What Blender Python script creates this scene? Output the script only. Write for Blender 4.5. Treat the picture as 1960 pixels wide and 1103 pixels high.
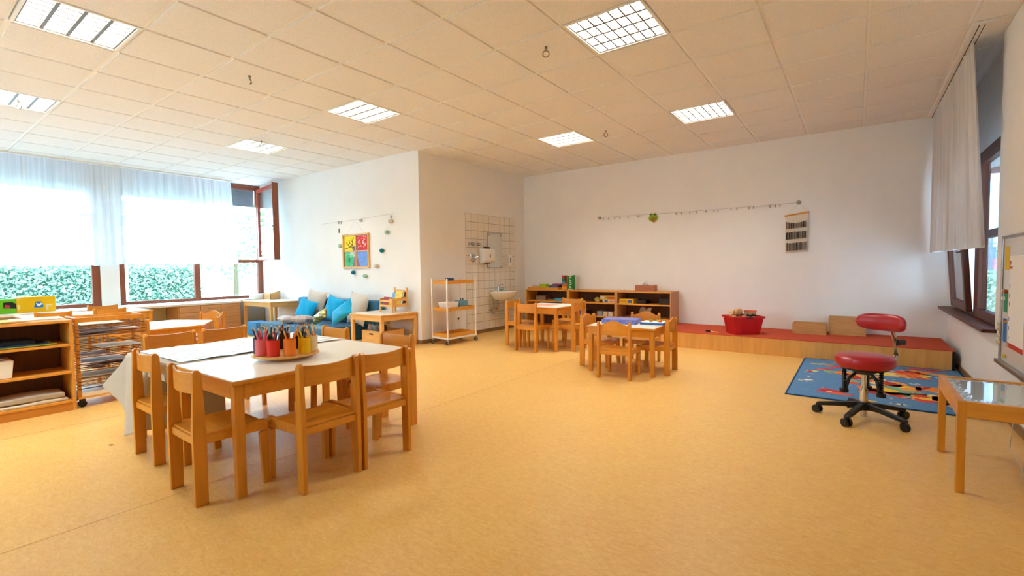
import bpy, bmesh, math, random
from mathutils import Vector, Matrix
random.seed(7)
PI = math.pi
R = math.radians
for o in list(bpy.data.objects): bpy.data.objects.remove(o)
SC = bpy.context.scene
COL = SC.collection

# ------------------------------------------------------------------ camera, light, exposure
CAMH = 1.182
cam_d = bpy.data.cameras.new('camera'); cam = bpy.data.objects.new('camera', cam_d); COL.objects.link(cam)
cam_d.sensor_width = 36; cam_d.lens = 903.34 / 1960 * 36; cam_d.clip_start = .02
yaw, pitch, roll = .631, .0438, -.0125
fw = Vector((-math.sin(yaw) * math.cos(pitch), math.cos(yaw) * math.cos(pitch), -math.sin(pitch)))
rt = Vector((math.cos(yaw), math.sin(yaw), 0)); up = rt.cross(fw)
rt2 = rt * math.cos(roll) + up * math.sin(roll); up2 = -rt * math.sin(roll) + up * math.cos(roll)
cam.matrix_world = Matrix(((rt2.x, up2.x, -fw.x, 0), (rt2.y, up2.y, -fw.y, 0), (rt2.z, up2.z, -fw.z, CAMH), (0, 0, 0, 1)))
SC.camera = cam
SC.view_settings.view_transform = 'Standard'; SC.view_settings.look = 'None'
SC.view_settings.gamma = 1.0; SC.view_settings.use_curve_mapping = False
SC.view_settings.exposure = 1.97
W = bpy.data.worlds.new('daylight'); SC.world = W; W.use_nodes = True
bg = W.node_tree.nodes['Background']; bg.inputs[0].default_value = (.52, .765, 1.0, 1); bg.inputs[1].default_value = 4.7
LAMP = 17.0          # radiance of the lit lamp diffusers
SC.cycles.max_bounces = 10; SC.cycles.diffuse_bounces = 6; SC.cycles.transparent_max_bounces = 16
SC.cycles.caustics_reflective = False; SC.cycles.caustics_refractive = False
SC.cycles.sample_clamp_indirect = 8

# ------------------------------------------------------------------ materials
def lin(h):
    if isinstance(h, str):
        h = h.lstrip('#'); c = [int(h[i:i + 2], 16) / 255 for i in (0, 2, 4)]
        return tuple(x / 12.92 if x <= .04045 else ((x + .055) / 1.055) ** 2.4 for x in c)
    return h
MATS = {}
def mat(name, col, rough=.5, spec=.4, metal=0, var=0, scale=(8, 8, 8), col2=None, bump=0, detail=4, emit=0, coat=0, sheen=0, dist=0):
    if name in MATS: return MATS[name]
    m = bpy.data.materials.new(name); m.use_nodes = True; nt = m.node_tree; N = nt.nodes; L = nt.links
    b = N['Principled BSDF']; c = lin(col)
    b.inputs['Base Color'].default_value = (*c, 1); b.inputs['Roughness'].default_value = rough
    b.inputs['Specular IOR Level'].default_value = spec; b.inputs['Metallic'].default_value = metal
    if coat: b.inputs['Coat Weight'].default_value = coat; b.inputs['Coat Roughness'].default_value = .15
    if sheen: b.inputs['Sheen Weight'].default_value = sheen
    if emit: b.inputs['Emission Color'].default_value = (*c, 1); b.inputs['Emission Strength'].default_value = emit
    if var or col2 or bump:
        tc = N.new('ShaderNodeTexCoord'); mp = N.new('ShaderNodeMapping'); mp.inputs['Scale'].default_value = scale
        nz = N.new('ShaderNodeTexNoise'); nz.inputs['Scale'].default_value = 1; nz.inputs['Detail'].default_value = detail
        nz.inputs['Distortion'].default_value = dist
        L.new(tc.outputs['Object'], mp.inputs['Vector']); L.new(mp.outputs['Vector'], nz.inputs['Vector'])
        if var or col2:
            rp = N.new('ShaderNodeValToRGB'); e = rp.color_ramp.elements
            d = lin(col2) if col2 else tuple(x * (1 - var) for x in c)
            e[0].position = .3; e[1].position = .7; e[0].color = (*d, 1)
            e[1].color = (*(c if col2 else tuple(min(1, x * (1 + var)) for x in c)), 1)
            L.new(nz.outputs['Fac'], rp.inputs['Fac']); L.new(rp.outputs['Color'], b.inputs['Base Color'])
        if bump:
            bp = N.new('ShaderNodeBump'); bp.inputs['Strength'].default_value = bump; bp.inputs['Distance'].default_value = .004
            L.new(nz.outputs['Fac'], bp.inputs['Height']); L.new(bp.outputs['Normal'], b.inputs['Normal'])
    MATS[name] = m; return m
wall_m = mat('wall_paint', '#f1efeb', .85, .2, var=.015, scale=(3, 3, 3), bump=.05)
grid_m = mat('ceiling_grid', '#f2f1ee', .5, .3)
tile_c = mat('mineral_tile', '#f1efec', .95, .1, col2='#e3e0dc', scale=(140, 140, 140), detail=2, bump=.25)
base_m = mat('baseboard_brown', '#8a6a48', .5, .3, var=.1, scale=(2, 2, 30))
beech = mat('beech', '#d48a24', .38, .45, var=.12, scale=(26, 26, 3), coat=.25)
beech_h = mat('beech_flat', '#d78d28', .38, .45, var=.12, scale=(3, 30, 30), coat=.25)
birch = mat('light_beech', '#e3ae62', .42, .4, var=.09, scale=(26, 26, 3), coat=.15)
birch_h = mat('light_beech_flat', '#e3ae62', .42, .4, var=.09, scale=(3, 30, 30), coat=.15)
shelf_m = mat('shelf_veneer', '#c98436', .45, .35, var=.1, scale=(4, 4, 30))
shelf_e = mat('shelf_edge', '#dc9a40', .45, .35, var=.08, scale=(4, 30, 30))
shelf_back = mat('shelf_back_panel', '#6f4a30', .65, .2, var=.12, scale=(30, 30, 3))
shelf_side = mat('shelf_side_panel', '#c38f63', .5, .3, var=.08, scale=(20, 20, 3))
drawer_m = mat('drawer_veneer', '#d59d68', .5, .3, var=.07, scale=(3, 3, 30))
ply = mat('plywood', '#dda65c', .5, .3, var=.1, scale=(20, 20, 2))
crate_w = mat('crate_wood', '#c99a62', .55, .25, var=.14, scale=(6, 6, 50))
lam = mat('white_laminate', '#f0e9dc', .3, .45)
louvre_m = mat('louvre_metal', '#6a665f', .35, .5)
whitep = mat('white_plastic', '#eeebe4', .35, .4)
white_metal = mat('white_metal', '#ece8df', .4, .4)
ceram = mat('ceramic', '#f0ece4', .12, .6, coat=.4)
wtile = mat('wall_tile', '#ece6da', .15, .5, coat=.3)
grout = mat('grout', '#a69b8a', .9, .1)
chrome = mat('chrome', '#cfcfcf', .15, .5, metal=1)
steel = mat('steel', '#9a958c', .3, .5, metal=1)
black = mat('black_plastic', '#141414', .4, .4)
dark = mat('dark_grey', '#2b2a2a', .6, .3)
grey = mat('grey_plastic', '#9b9892', .5, .3)
red_l = mat('red_leather', '#ab1424', .32, .5, var=.06, scale=(9, 9, 9), bump=.05)
carpet = mat('red_carpet', '#c2543c', .95, .1, var=.12, scale=(160, 160, 160), bump=.3)
red_p = mat('red_plastic', '#c21a24', .3, .5)
brownwin = mat('window_wood', '#8a4a30', .4, .4, var=.12, scale=(14, 14, 2), coat=.2)
redwin = mat('window_wood_red', '#b0503c', .4, .4, var=.1, scale=(14, 14, 2), coat=.2)
darkwin = mat('window_wood_dark', '#5c2e1a', .45, .3, var=.15, scale=(14, 14, 2))
paper = mat('paper', '#f4f1ea', .8, .2)
blue_f = mat('blue_fabric', '#2f6d92', .9, .15, var=.07, scale=(120, 120, 120), sheen=.3)
turq = mat('turquoise_fabric', '#0fa3d6', .85, .15, var=.05, scale=(90, 90, 90), sheen=.2)
beige_f = mat('beige_fabric', '#cfc3b4', .9, .15, var=.06, scale=(120, 120, 120), sheen=.3)
cloth_m = mat('grey_tablecloth', '#bfb6a6', .6, .3, var=.04, scale=(60, 60, 60))
foil_m = mat('clear_foil', '#e9eef2', .12, .6, bump=.6, scale=(3, 26, 5))
slat_m = mat('rack_tray_brown', '#6b4233', .5, .3)
mirror_m = mat('mirror', '#d8d8d0', .04, .5, metal=1)
cord_m = mat('cord', '#d8d4cb', .6, .3)
metal_grey = mat('blind_metal', '#8d98a0', .5, .4, var=.05)
def col(h, rough=.5): return mat('c_' + h.lstrip('#') + str(rough), h, rough, .35)

# lamp tube
tube_m = bpy.data.materials.new('lit_diffuser'); tube_m.use_nodes = True
_n = tube_m.node_tree.nodes; _n.remove(_n['Principled BSDF'])
_e = _n.new('ShaderNodeEmission'); _e.inputs[0].default_value = (1, .97, .89, 1); _e.inputs[1].default_value = LAMP
tube_m.node_tree.links.new(_e.outputs[0], _n['Material Output'].inputs[0])

def floor_mat():
    m = bpy.data.materials.new('linoleum'); m.use_nodes = True; nt = m.node_tree; N = nt.nodes; L = nt.links
    b = N['Principled BSDF']; b.inputs['Roughness'].default_value = .36; b.inputs['Specular IOR Level'].default_value = .45
    tc = N.new('ShaderNodeTexCoord')
    def nz(scale, det, dist, rot=0):
        mp = N.new('ShaderNodeMapping'); mp.inputs['Scale'].default_value = scale; mp.inputs['Rotation'].default_value[2] = rot
        n = N.new('ShaderNodeTexNoise'); n.inputs['Scale'].default_value = 1; n.inputs['Detail'].default_value = det; n.inputs['Distortion'].default_value = dist
        L.new(tc.outputs['Object'], mp.inputs['Vector']); L.new(mp.outputs['Vector'], n.inputs['Vector']); return n
    a = nz((26, 60, 20), 5, 1.2, .2); c = nz((5, 5, 5), 4, .6); g = nz((110, 30, 20), 3, .8)
    r = N.new('ShaderNodeValToRGB'); e = r.color_ramp.elements
    e[0].position = .22; e[0].color = (*lin('#dba852'), 1); e[1].position = .80; e[1].color = (*lin('#eec47a'), 1)
    L.new(a.outputs['Fac'], r.inputs['Fac'])
    def mixc(fac, bl, amt):
        mx = N.new('ShaderNodeMix'); mx.data_type = 'RGBA'; mx.blend_type = bl; mx.inputs[0].default_value = amt; return mx
    m1 = mixc(0, 'OVERLAY', .12); L.new(r.outputs['Color'], m1.inputs[6]); L.new(c.outputs['Fac'], m1.inputs[7])
    m2 = mixc(0, 'OVERLAY', .10); L.new(m1.outputs[2], m2.inputs[6]); L.new(g.outputs['Fac'], m2.inputs[7])
    L.new(m2.outputs[2], b.inputs['Base Color'])
    rr = N.new('ShaderNodeMapRange'); rr.inputs[3].default_value = .3; rr.inputs[4].default_value = .46
    L.new(c.outputs['Fac'], rr.inputs[0]); L.new(rr.outputs[0], b.inputs['Roughness'])
    return m
floor_m = floor_mat()
def glass_mat(name, tint=(.95, .98, .98), refl=1.0):
    m = bpy.data.materials.new(name); m.use_nodes = True; nt = m.node_tree; N = nt.nodes; L = nt.links
    N.remove(N['Principled BSDF'])
    t = N.new('ShaderNodeBsdfTransparent'); t.inputs[0].default_value = (*tint, 1)
    g = N.new('ShaderNodeBsdfGlossy'); g.inputs['Roughness'].default_value = .01
    lw = N.new('ShaderNodeLayerWeight'); lw.inputs[0].default_value = .5
    pw = N.new('ShaderNodeMath'); pw.operation = 'POWER'; pw.inputs[1].default_value = 4.0; L.new(lw.outputs['Facing'], pw.inputs[0])
    f = N.new('ShaderNodeMath'); f.operation = 'MULTIPLY_ADD'; f.inputs[1].default_value = .9 * refl; f.inputs[2].default_value = .04 * refl; L.new(pw.outputs[0], f.inputs[0])
    mx = N.new('ShaderNodeMixShader'); L.new(f.outputs[0], mx.inputs[0]); L.new(t.outputs[0], mx.inputs[1]); L.new(g.outputs[0], mx.inputs[2])
    L.new(mx.outputs[0], N['Material Output'].inputs[0]); return m
glass = glass_mat('window_glass')
clearp = glass_mat('clear_plastic', (.88, .93, .95))
def sheer_mat(name, colr, opac, trans):
    m = bpy.data.materials.new(name); m.use_nodes = True; nt = m.node_tree; N = nt.nodes; L = nt.links
    N.remove(N['Principled BSDF'])
    t = N.new('ShaderNodeBsdfTransparent'); d = N.new('ShaderNodeBsdfDiffuse'); s = N.new('ShaderNodeBsdfTranslucent')
    d.inputs[0].default_value = (*colr, 1); s.inputs[0].default_value = (*colr, 1)
    tc = N.new('ShaderNodeTexCoord'); mp = N.new('ShaderNodeMapping'); mp.inputs['Scale'].default_value = (30, 34, .7); nz = N.new('ShaderNodeTexNoise'); nz.inputs['Scale'].default_value = 1; nz.inputs['Detail'].default_value = 5
    L.new(tc.outputs['Object'], mp.inputs['Vector']); L.new(mp.outputs['Vector'], nz.inputs['Vector'])
    rp = N.new('ShaderNodeValToRGB'); rp.color_ramp.elements[0].position = .3; rp.color_ramp.elements[1].position = .7; rp.color_ramp.elements[0].color = (*[c * .80 for c in colr], 1); rp.color_ramp.elements[1].color = (*colr, 1)  # vertical streaks put thread texture and the shading of folds into the colour
    L.new(nz.outputs['Fac'], rp.inputs['Fac']); L.new(rp.outputs['Color'], d.inputs[0]); L.new(rp.outputs['Color'], s.inputs[0])
    m1 = N.new('ShaderNodeMixShader'); m1.inputs[0].default_value = trans; L.new(d.outputs[0], m1.inputs[1]); L.new(s.outputs[0], m1.inputs[2])
    m2 = N.new('ShaderNodeMixShader'); m2.inputs[0].default_value = opac; L.new(t.outputs[0], m2.inputs[1]); L.new(m1.outputs[0], m2.inputs[2])
    L.new(m2.outputs[0], N['Material Output'].inputs[0]); return m
sheer = sheer_mat('sheer_curtain', (.88, .92, .97), .93, .42)
sheer_r = sheer_mat('woven_curtain', (.74, .71, .69), .975, .12)

# ------------------------------------------------------------------ mesh helpers
class B:
    def __init__(s): s.bm = bmesh.new(); s.mi = 0
    def _tag(s, vs, bev=0, seg=2):
        fs = set(f for v in vs for f in v.link_faces)
        for f in fs: f.material_index = s.mi
        if bev:
            es = set(e for v in vs for e in v.link_edges)
            r = bmesh.ops.bevel(s.bm, geom=list(es), offset=bev, segments=seg, profile=.5, affect='EDGES')
            for f in r['faces']: f.material_index = s.mi
    def box(s, x0, y0, z0, x1, y1, z1, bev=0, M=None, seg=2):
        r = bmesh.ops.create_cube(s.bm, size=1); vs = r['verts']
        for v in vs:
            v.co = Vector(((x0 + x1) / 2 + v.co.x * (x1 - x0), (y0 + y1) / 2 + v.co.y * (y1 - y0), (z0 + z1) / 2 + v.co.z * (z1 - z0)))
            if M is not None: v.co = M @ v.co
        s._tag(vs, bev, seg); return s
    def cyl(s, p, q, r, r2=None, n=12):
        p, q = Vector(p), Vector(q); d = q - p
        m = Matrix.Translation((p + q) / 2) @ d.to_track_quat('Z', 'Y').to_matrix().to_4x4()
        k = bmesh.ops.create_cone(s.bm, cap_ends=True, segments=n, radius1=r, radius2=r if r2 is None else r2, depth=d.length, matrix=m)
        s._tag(k['verts']); return s
    def tube(s, pts, r, n=6, closed=False):
        pts = [Vector(p) for p in pts]; rings = []; N = len(pts)
        for i, p in enumerate(pts):
            a = pts[(i - 1) % N] if (i or closed) else p; b = pts[(i + 1) % N] if (i < N - 1 or closed) else p
            t = (b - a); t = t.normalized() if t.length > 1e-9 else Vector((0, 0, 1))
            q = t.to_track_quat('Z', 'Y'); rr = r(i / max(1, N - 1)) if callable(r) else r
            rings.append([s.bm.verts.new(p + q @ Vector((math.cos(2 * PI * k / n) * rr, math.sin(2 * PI * k / n) * rr, 0))) for k in range(n)])
        for i in range(N if closed else N - 1):
            a, b = rings[i], rings[(i + 1) % N]
            # align rings
            for k in range(n):
                f = s.bm.faces.new((a[k], a[(k + 1) % n], b[(k + 1) % n], b[k])); f.material_index = s.mi
        if not closed:
            for rg in (rings[0], rings[-1]):
                f = s.bm.faces.new(rg); f.material_index = s.mi
        return s
    def lathe(s, prof, n=20, c=(0, 0, 0), M=None):
        rings = []
        for r, z in prof:
            rg = []
            for k in range(n):
                v = Vector((c[0] + r * math.cos(2 * PI * k / n), c[1] + r * math.sin(2 * PI * k / n), c[2] + z))
                if M is not None: v = M @ v
                rg.append(s.bm.verts.new(v))
            rings.append(rg)
        for a, b in zip(rings, rings[1:]):
            for k in range(n):
                f = s.bm.faces.new((a[k], a[(k + 1) % n], b[(k + 1) % n], b[k])); f.material_index = s.mi
        for rg in (rings[0], rings[-1]):
            f = s.bm.faces.new(rg); f.material_index = s.mi
        return s
    def prism(s, poly, axis, a, b, bev=0):
        def P(u, v, w): return {'x': (w, u, v), 'y': (u, w, v), 'z': (u, v, w)}[axis]
        A = [s.bm.verts.new(P(u, v, a)) for u, v in poly]; Bv = [s.bm.verts.new(P(u, v, b)) for u, v in poly]; n = len(poly)
        s.bm.faces.new(A); s.bm.faces.new(Bv[::-1])
        for k in range(n): s.bm.faces.new((A[k], A[(k + 1) % n], Bv[(k + 1) % n], Bv[k]))
        vs = A + Bv
        s._tag(vs)
        if bev:
            es = [e for e in set(e for v in A for e in v.link_edges) | set(e for v in Bv for e in v.link_edges)]
            r = bmesh.ops.bevel(s.bm, geom=es, offset=bev, segments=1, affect='EDGES')
            for f in r['faces']: f.material_index = s.mi
        return s
    def grid(s, fn, nu, nv):
        g = [[s.bm.verts.new(fn(i / nu, j / nv)) for j in range(nv + 1)] for i in range(nu + 1)]
        for i in range(nu):
            for j in range(nv):
                f = s.bm.faces.new((g[i][j], g[i + 1][j], g[i + 1][j + 1], g[i][j + 1])); f.material_index = s.mi
        return s
    def sphere(s, c, r, sc=(1, 1, 1), n=12, M=None):
        k = bmesh.ops.create_uvsphere(s.bm, u_segments=n, v_segments=max(6, n * 2 // 3), radius=r)
        for v in k['verts']:
            v.co = Vector((c[0] + v.co.x * sc[0], c[1] + v.co.y * sc[1], c[2] + v.co.z * sc[2]))
            if M is not None: v.co = M @ v.co
        s._tag(k['verts']); return s
    def torus(s, c, R_, r, M=None, n=18, k=8):
        M = M or Matrix()
        pts = [M @ (Vector((math.cos(2 * PI * i / n) * R_, math.sin(2 * PI * i / n) * R_, 0))) + Vector(c) for i in range(n)]
        return s.tube(pts, r, k, closed=True)
    def mesh(s, name, mats, smooth=False):
        bmesh.ops.recalc_face_normals(s.bm, faces=s.bm.faces[:])
        me = bpy.data.meshes.new(name); s.bm.to_mesh(me); s.bm.free()
        for m in (mats if isinstance(mats, (list, tuple)) else [mats]): me.materials.append(m)
        if smooth:
            for p in me.polygons: p.use_smooth = True
            try: me.set_sharp_from_angle(angle=R(40))
            except Exception: pass
        return me
    def obj(s, name, mats, parent=None, smooth=False, loc=None, rz=0, rot=None):
        return link(name, s.mesh(name, mats, smooth), parent, loc, rz, rot)
def link(name, me, parent=None, loc=None, rz=0, rot=None):
    o = bpy.data.objects.new(name, me); COL.objects.link(o)
    if parent: o.parent = parent
    if loc is not None: o.location = loc
    if rot is not None: o.rotation_euler = rot
    elif rz: o.rotation_euler[2] = rz
    return o
def tag(o, label, cat, group=None):
    o['label'] = label; o['category'] = cat
    if group: o['group'] = group
    return o
def thing(name, label, cat, loc=(0, 0, 0), rz=0, group=None, rot=None):
    return tag(link(name, None, None, loc, rz, rot), label, cat, group)
def struct(o): o['kind'] = 'structure'; return o
def dup(root, loc, rz, label=None, group=None):
    r = root.copy(); COL.objects.link(r); r.location = loc; r.rotation_euler = (0, 0, rz)
    if label: r['label'] = label
    if group: r['group'] = group
    def rec(src, dst):
        for ch in list(src.children):
            c = ch.copy(); COL.objects.link(c); c.parent = dst; rec(ch, c)
    rec(root, r); return r
def bx(name, m, x0, y0, z0, x1, y1, z1, parent=None, bev=0):
    return B().box(x0, y0, z0, x1, y1, z1, bev).obj(name, m, parent)

# ------------------------------------------------------------------ the room
HC = 3.0085; XC, YC, YB = -5.472, 5.085, 7.939; XW = -10.4; XR = .92; YF = -2.4; XPOD = -2.36; YP = 6.873
TS = .625; GX, GY = -5.9284 * TS, 1.0891 * TS
fl = struct(bx('floor', floor_m, XW - .2, YF - .2, -.12, XR + .15, YB + .2, 0))
seam_m = mat('floor_seam', '#b98a4a', .5, .3)
for x in (-4.9, -2.9):
    bx('seam', seam_m, x, YF, .0002, x + .003, YC if x < -5 else YB - .02, .0007, fl)
struct(bx('wall_back', wall_m, XC - .2, YB, 0, XR + .3, YB + .2, HC))
struct(bx('wall_alcove', wall_m, XC - .2, YC, 0, XC, YB, HC))
struct(bx('wall_picture', wall_m, XW - .25, YC, 0, XC - .2, YC + .2, HC))
wf = B()
for a in ((XW - .25, 0, XR + .3, .9), (XW - .25, 2.5, XR + .3, HC), (XW - .25, .9, -5.6, 2.5), (-3.96, .9, XR + .3, 2.5)): wf.box(a[0], YF - .2, a[1], a[2], YF, a[3])
struct(wf.obj('wall_front', wall_m))
w4 = struct(link('fill_window', None, None, (0, 0, 0)))  # unseen window added behind the camera to let in more daylight
for x in (-5.6, -4.04): bx('jamb', brownwin, x, YF - .12, .9, x + .08, YF - .04, 2.5, w4, .006)
for x in (-5.52,):
    for z in (.9, 2.42): bx('rail', brownwin, x, YF - .11, z, x + 1.48, YF - .05, z + .08, w4, .006)
    bx('pane', glass, x, YF - .083, .98, x + 1.48, YF - .077, 2.42, w4)
# left wall round the windows
wl = B(); wl.box(XW - .3, YF, 0, XW, YC, .58); wl.box(XW - .3, 2.36, .58, XW + .04, 2.61, HC); wl.box(XW - .3, YF, .58, XW, -1.6, HC)
struct(wl.obj('wall_left', wall_m))
# right wall with the window niche
wr = B(); wr.box(XR, YF, 0, XR + .3, 5.43, HC); wr.box(XR, 5.43, 0, XR + .3, YB, .6); wr.box(XR + .06, 5.43, 2.24, XR + .3, YB, HC)
wr.box(XR + .06, 7.72, .6, XR + .3, YB, 2.24)
struct(wr.obj('wall_right', wall_m))

LAMPS = [(0, -2), (4, 3), (4, -2), (8, 0), (8, 3), (0, -6), (4, -6), (-4, -6), (-4, -2)]  # the last two, behind the camera, are added to brighten the room
cb_ = B(); _y = YF - .2; _w0, _w1 = XW - .3, XR + .3
for i in sorted(set(i for i, j in LAMPS)):
    a, b_ = GY + i * TS, GY + (i + 1) * TS; cb_.box(_w0, _y, HC, _w1, a, HC + .25); _x = _w0
    for j in sorted(j for q, j in LAMPS if q == i):
        cb_.box(_x, a, HC, GX + j * TS, b_, HC + .25); _x = GX + (j + 1) * TS
    cb_.box(_x, a, HC, _w1, b_, HC + .25); _y = b_
cb_.box(_w0, _y, HC, _w1, YB + .2, HC + .25)
ceil = struct(cb_.obj('ceiling', grid_m))
# ceiling: a plane of runners with single tegular tiles hanging a little lower
_tm = {}
def ceil_tile(x0, y0, x1, y1):
    w, h = round(x1 - x0, 3), round(y1 - y0, 3)
    if w < .06 or h < .06: return
    if (w, h) not in _tm:
        g = .012; b = B(); b.box(-w / 2 + g, -h / 2 + g, -.012, w / 2 - g, h / 2 - g, .004)
        for v in b.bm.verts:
            if v.co.z < 0: v.co.x *= (1 - .008 / w * 2 * .5); v.co.y *= (1 - .008 / h * 2 * .5)
        _tm[(w, h)] = b.mesh('ceiling_tile', tile_c)
    link('ceiling_tile', _tm[(w, h)], ceil, ((x0 + x1) / 2, (y0 + y1) / 2, HC))
def clipcell(i, j):
    return max(GX + j * TS, XW), max(GY + i * TS, YF), min(GX + (j + 1) * TS, XR), min(GY + (i + 1) * TS, YB)
for i in range(-3, 12):
    for j in range(-11, 8):
        if (i, j) in LAMPS: continue
        x0, y0, x1, y1 = clipcell(i, j)
        if y0 >= YC and x1 <= XC + .02: continue
        if x1 - x0 < .05 or y1 - y0 < .05: continue
        if y0 < YC < y1 and x1 < XC: y1 = YC
        if x0 < XC < x1 and y0 > YC: x0 = XC
        # leave out what never comes into view
        cx, cy = (x0 + x1) / 2, (y0 + y1) / 2; d = Vector((cx, cy, HC - CAMH)); z = d.dot(fw)
        if z < .5 or abs(d.dot(rt2)) / z > 1.45 or d.dot(up2) / z > .86: continue
        ceil_tile(x0, y0, x1, y1)
# luminaires
def make_lamp():
    t = thing('ceiling_lamp', 'square recessed ceiling lamp with white louvre grid', 'ceiling lamp', (0, 0, HC), 0, 'louvre lamps set into the tiled ceiling')
    w = TS / 2 - .006
    b = B()
    for (x0, y0, x1, y1) in ((-w, -w, w, -w + .02), (-w, w - .02, w, w), (-w, -w + .02, -w + .02, w - .02), (w - .02, -w + .02, w, w - .02)):
        b.box(x0, y0, -.014, x1, y1, .0)
    b.obj('frame', white_metal, t)
    i = w - .02; hd = .075
    h = B()
    for q in ((-w, -w, w, -i), (-w, i, w, w), (-w, -i, -i, i), (i, -i, w, i)): h.box(q[0], q[1], .0, q[2], q[3], hd)
    h.box(-w, -w, hd, w, w, hd + .012)
    h.obj('housing', white_metal, t)
    link('diffuser', B().box(-i, -i, hd - .008, i, i, hd - .001).mesh('diffuser', tube_m), t)
    bl = B().prism([(-.011, -.004), (.011, -.004), (.003, .058), (-.003, .058)], 'x', -i, i).mesh('louvre_blade', louvre_m)
    cb = B().prism([(-.006, -.002), (.006, -.002), (.002, .05), (-.002, .05)], 'y', -i, i).mesh('cross_blade', louvre_m)
    for k in range(5): link('louvre_blade', bl, t, (0, -i + k * 2 * i / 4, 0))
    for k in range(8): link('cross_blade', cb, t, (-i + k * 2 * i / 7, 0, 0))
    return t
lp = make_lamp()
LAMP_LABEL = ['square louvre ceiling lamp above the hexagonal table', 'square louvre ceiling lamp over the middle of the open floor', 'square louvre ceiling lamp before the picture wall', 'square louvre ceiling lamp in front of the wash basin', 'square louvre ceiling lamp before the wire on the back wall', 'square louvre ceiling lamp by the curtain beside the pillar', 'square louvre ceiling lamp by the open red casement', 'added square louvre ceiling lamp lighting the room from the front wall, window end', 'added square louvre ceiling lamp lighting the room from the front wall, behind the bookcase']
for k, (i, j) in enumerate(LAMPS):
    p = (GX + (j + .5) * TS, GY + (i + .5) * TS, HC)
    l = LAMP_LABEL[k] if k < len(LAMP_LABEL) else None
    if k == 0: lp.location = p; lp['label'] = l
    else: dup(lp, p, 0, l)
# baseboards
for n, a in {'baseboard_back': (XC, YB - .012, 0, XR, YB, .06), 'baseboard_alcove': (XC, YC, 0, XC + .012, YB - .012, .06), 'baseboard_picture': (XW + .05, YC - .012, 0, XC + .012, YC, .06), 'baseboard_right': (XR - .012, YF, 0, XR, YB - .012, .06)}.items():
    struct(bx(n, base_m, *a))
# ceiling hooks
def hook(x, y, ring=True):
    b = B().cyl((0, 0, 0), (0, 0, -.03), .012, n=10).cyl((0, 0, -.03), (0, 0, -.045), .004, n=6)
    if ring: b.torus((0, 0, -.07), .026, .005, Matrix.Rotation(PI / 2, 4, 'X') @ Matrix.Rotation(0, 4, 'Z'))
    else: b.tube([(0, 0, -.04), (.012, 0, -.055), (.016, 0, -.075), (.004, 0, -.09)], .007)
    o = b.obj('ceiling_hook', steel, None, True, (x, y, HC), .6)
    return o
for x, y in ((-2.10, 3.39), (-7.15, 1.03), (-6.78, 3.36), (-2.74, 5.92)):
    tag(hook(x, y), 'small metal ring hook screwed into the tiled ceiling', 'hook', 'ring hooks in the ceiling')
tag(hook(-4.60, 2.19, False), 'short bent metal hook without a ring on the tiled ceiling', 'hook')

# ------------------------------------------------------------------ left windows
def frame_box(name, m, x0, x1, y0, y1, z0, z1, par): return bx(name, m, x0, y0, z0, x1, y1, z1, par, .006)
x0, x1 = XW - .08, XW + .0
w1 = struct(link('window_1', None, None, (0, 0, 0)))
for a in ((2.25, 2.36, .6, 2.99), (.36, .46, .6, 2.99), (-1.6, -1.5, .6, 2.99)): frame_box('jamb', brownwin, x0, x1, *a, w1)
for a in ((.46, 2.25), (-1.5, .36)):
    for z0, z1 in ((.6, .66), (1.35, 1.415), (2.11, 2.19), (2.9, 2.99)): frame_box('rail', brownwin, x0, x1 - .01, a[0], a[1], z0, z1, w1)
    for z0, z1 in ((.66, 1.35), (1.415, 2.11), (2.19, 2.9)): bx('pane', glass, XW - .05, a[0], z0, XW - .044, a[1], z1, w1)
w2 = struct(link('window_2', None, None, (0, 0, 0)))
for a in ((2.61, 2.70, .6, 2.99), (3.78, 3.88, .6, 2.99), (4.99, 5.085, .6, 2.99)): frame_box('jamb', brownwin, x0, x1, *a, w2)
for z0, z1 in ((.6, .66), (1.35, 1.415), (2.11, 2.19), (2.9, 2.99)): frame_box('rail', brownwin, x0, x1 - .01, 2.70, 3.78, z0, z1, w2)
for z0, z1 in ((.6, .66), (1.35, 1.415), (2.88, 2.99)): frame_box('rail', brownwin, x0, x1 - .01, 3.88, 4.99, z0, z1, w2)
for z0, z1 in ((.66, 1.35), (1.415, 2.11), (2.19, 2.9)): bx('pane', glass, XW - .05, 2.70, z0, XW - .044, 3.78, z1, w2)
bx('pane', glass, XW - .05, 3.88, .66, XW - .044, 4.99, 1.35, w2)
# open casement, hinged on the last jamb, swung into the room
cs = link('casement', None, w2, (XW + .02, 5.02, 0), -R(10))
for a in ((0, .07), (1.03, 1.10)): bx('stile', redwin, a[0], -.03, 1.40, a[1], .03, 2.90, cs, .006)
bx('rail', redwin, .07, -.028, 1.40, 1.03, .028, 1.47, cs, .006); bx('rail', redwin, .07, -.028, 2.83, 1.03, .028, 2.90, cs, .006)
bx('pane', glass, .07, -.004, 1.47, 1.03, .004, 2.83, cs)
bx('stile_lip', brownwin, 1.10, -.055, 1.39, 1.13, .055, 2.91, cs, .004)
hb = B().cyl((1.09, -.03, 2.06), (1.09, -.07, 2.06), .010, n=8).box(1.08, -.08, 1.96, 1.10, -.06, 2.07, .004); hb.obj('handle', steel, cs)
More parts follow.
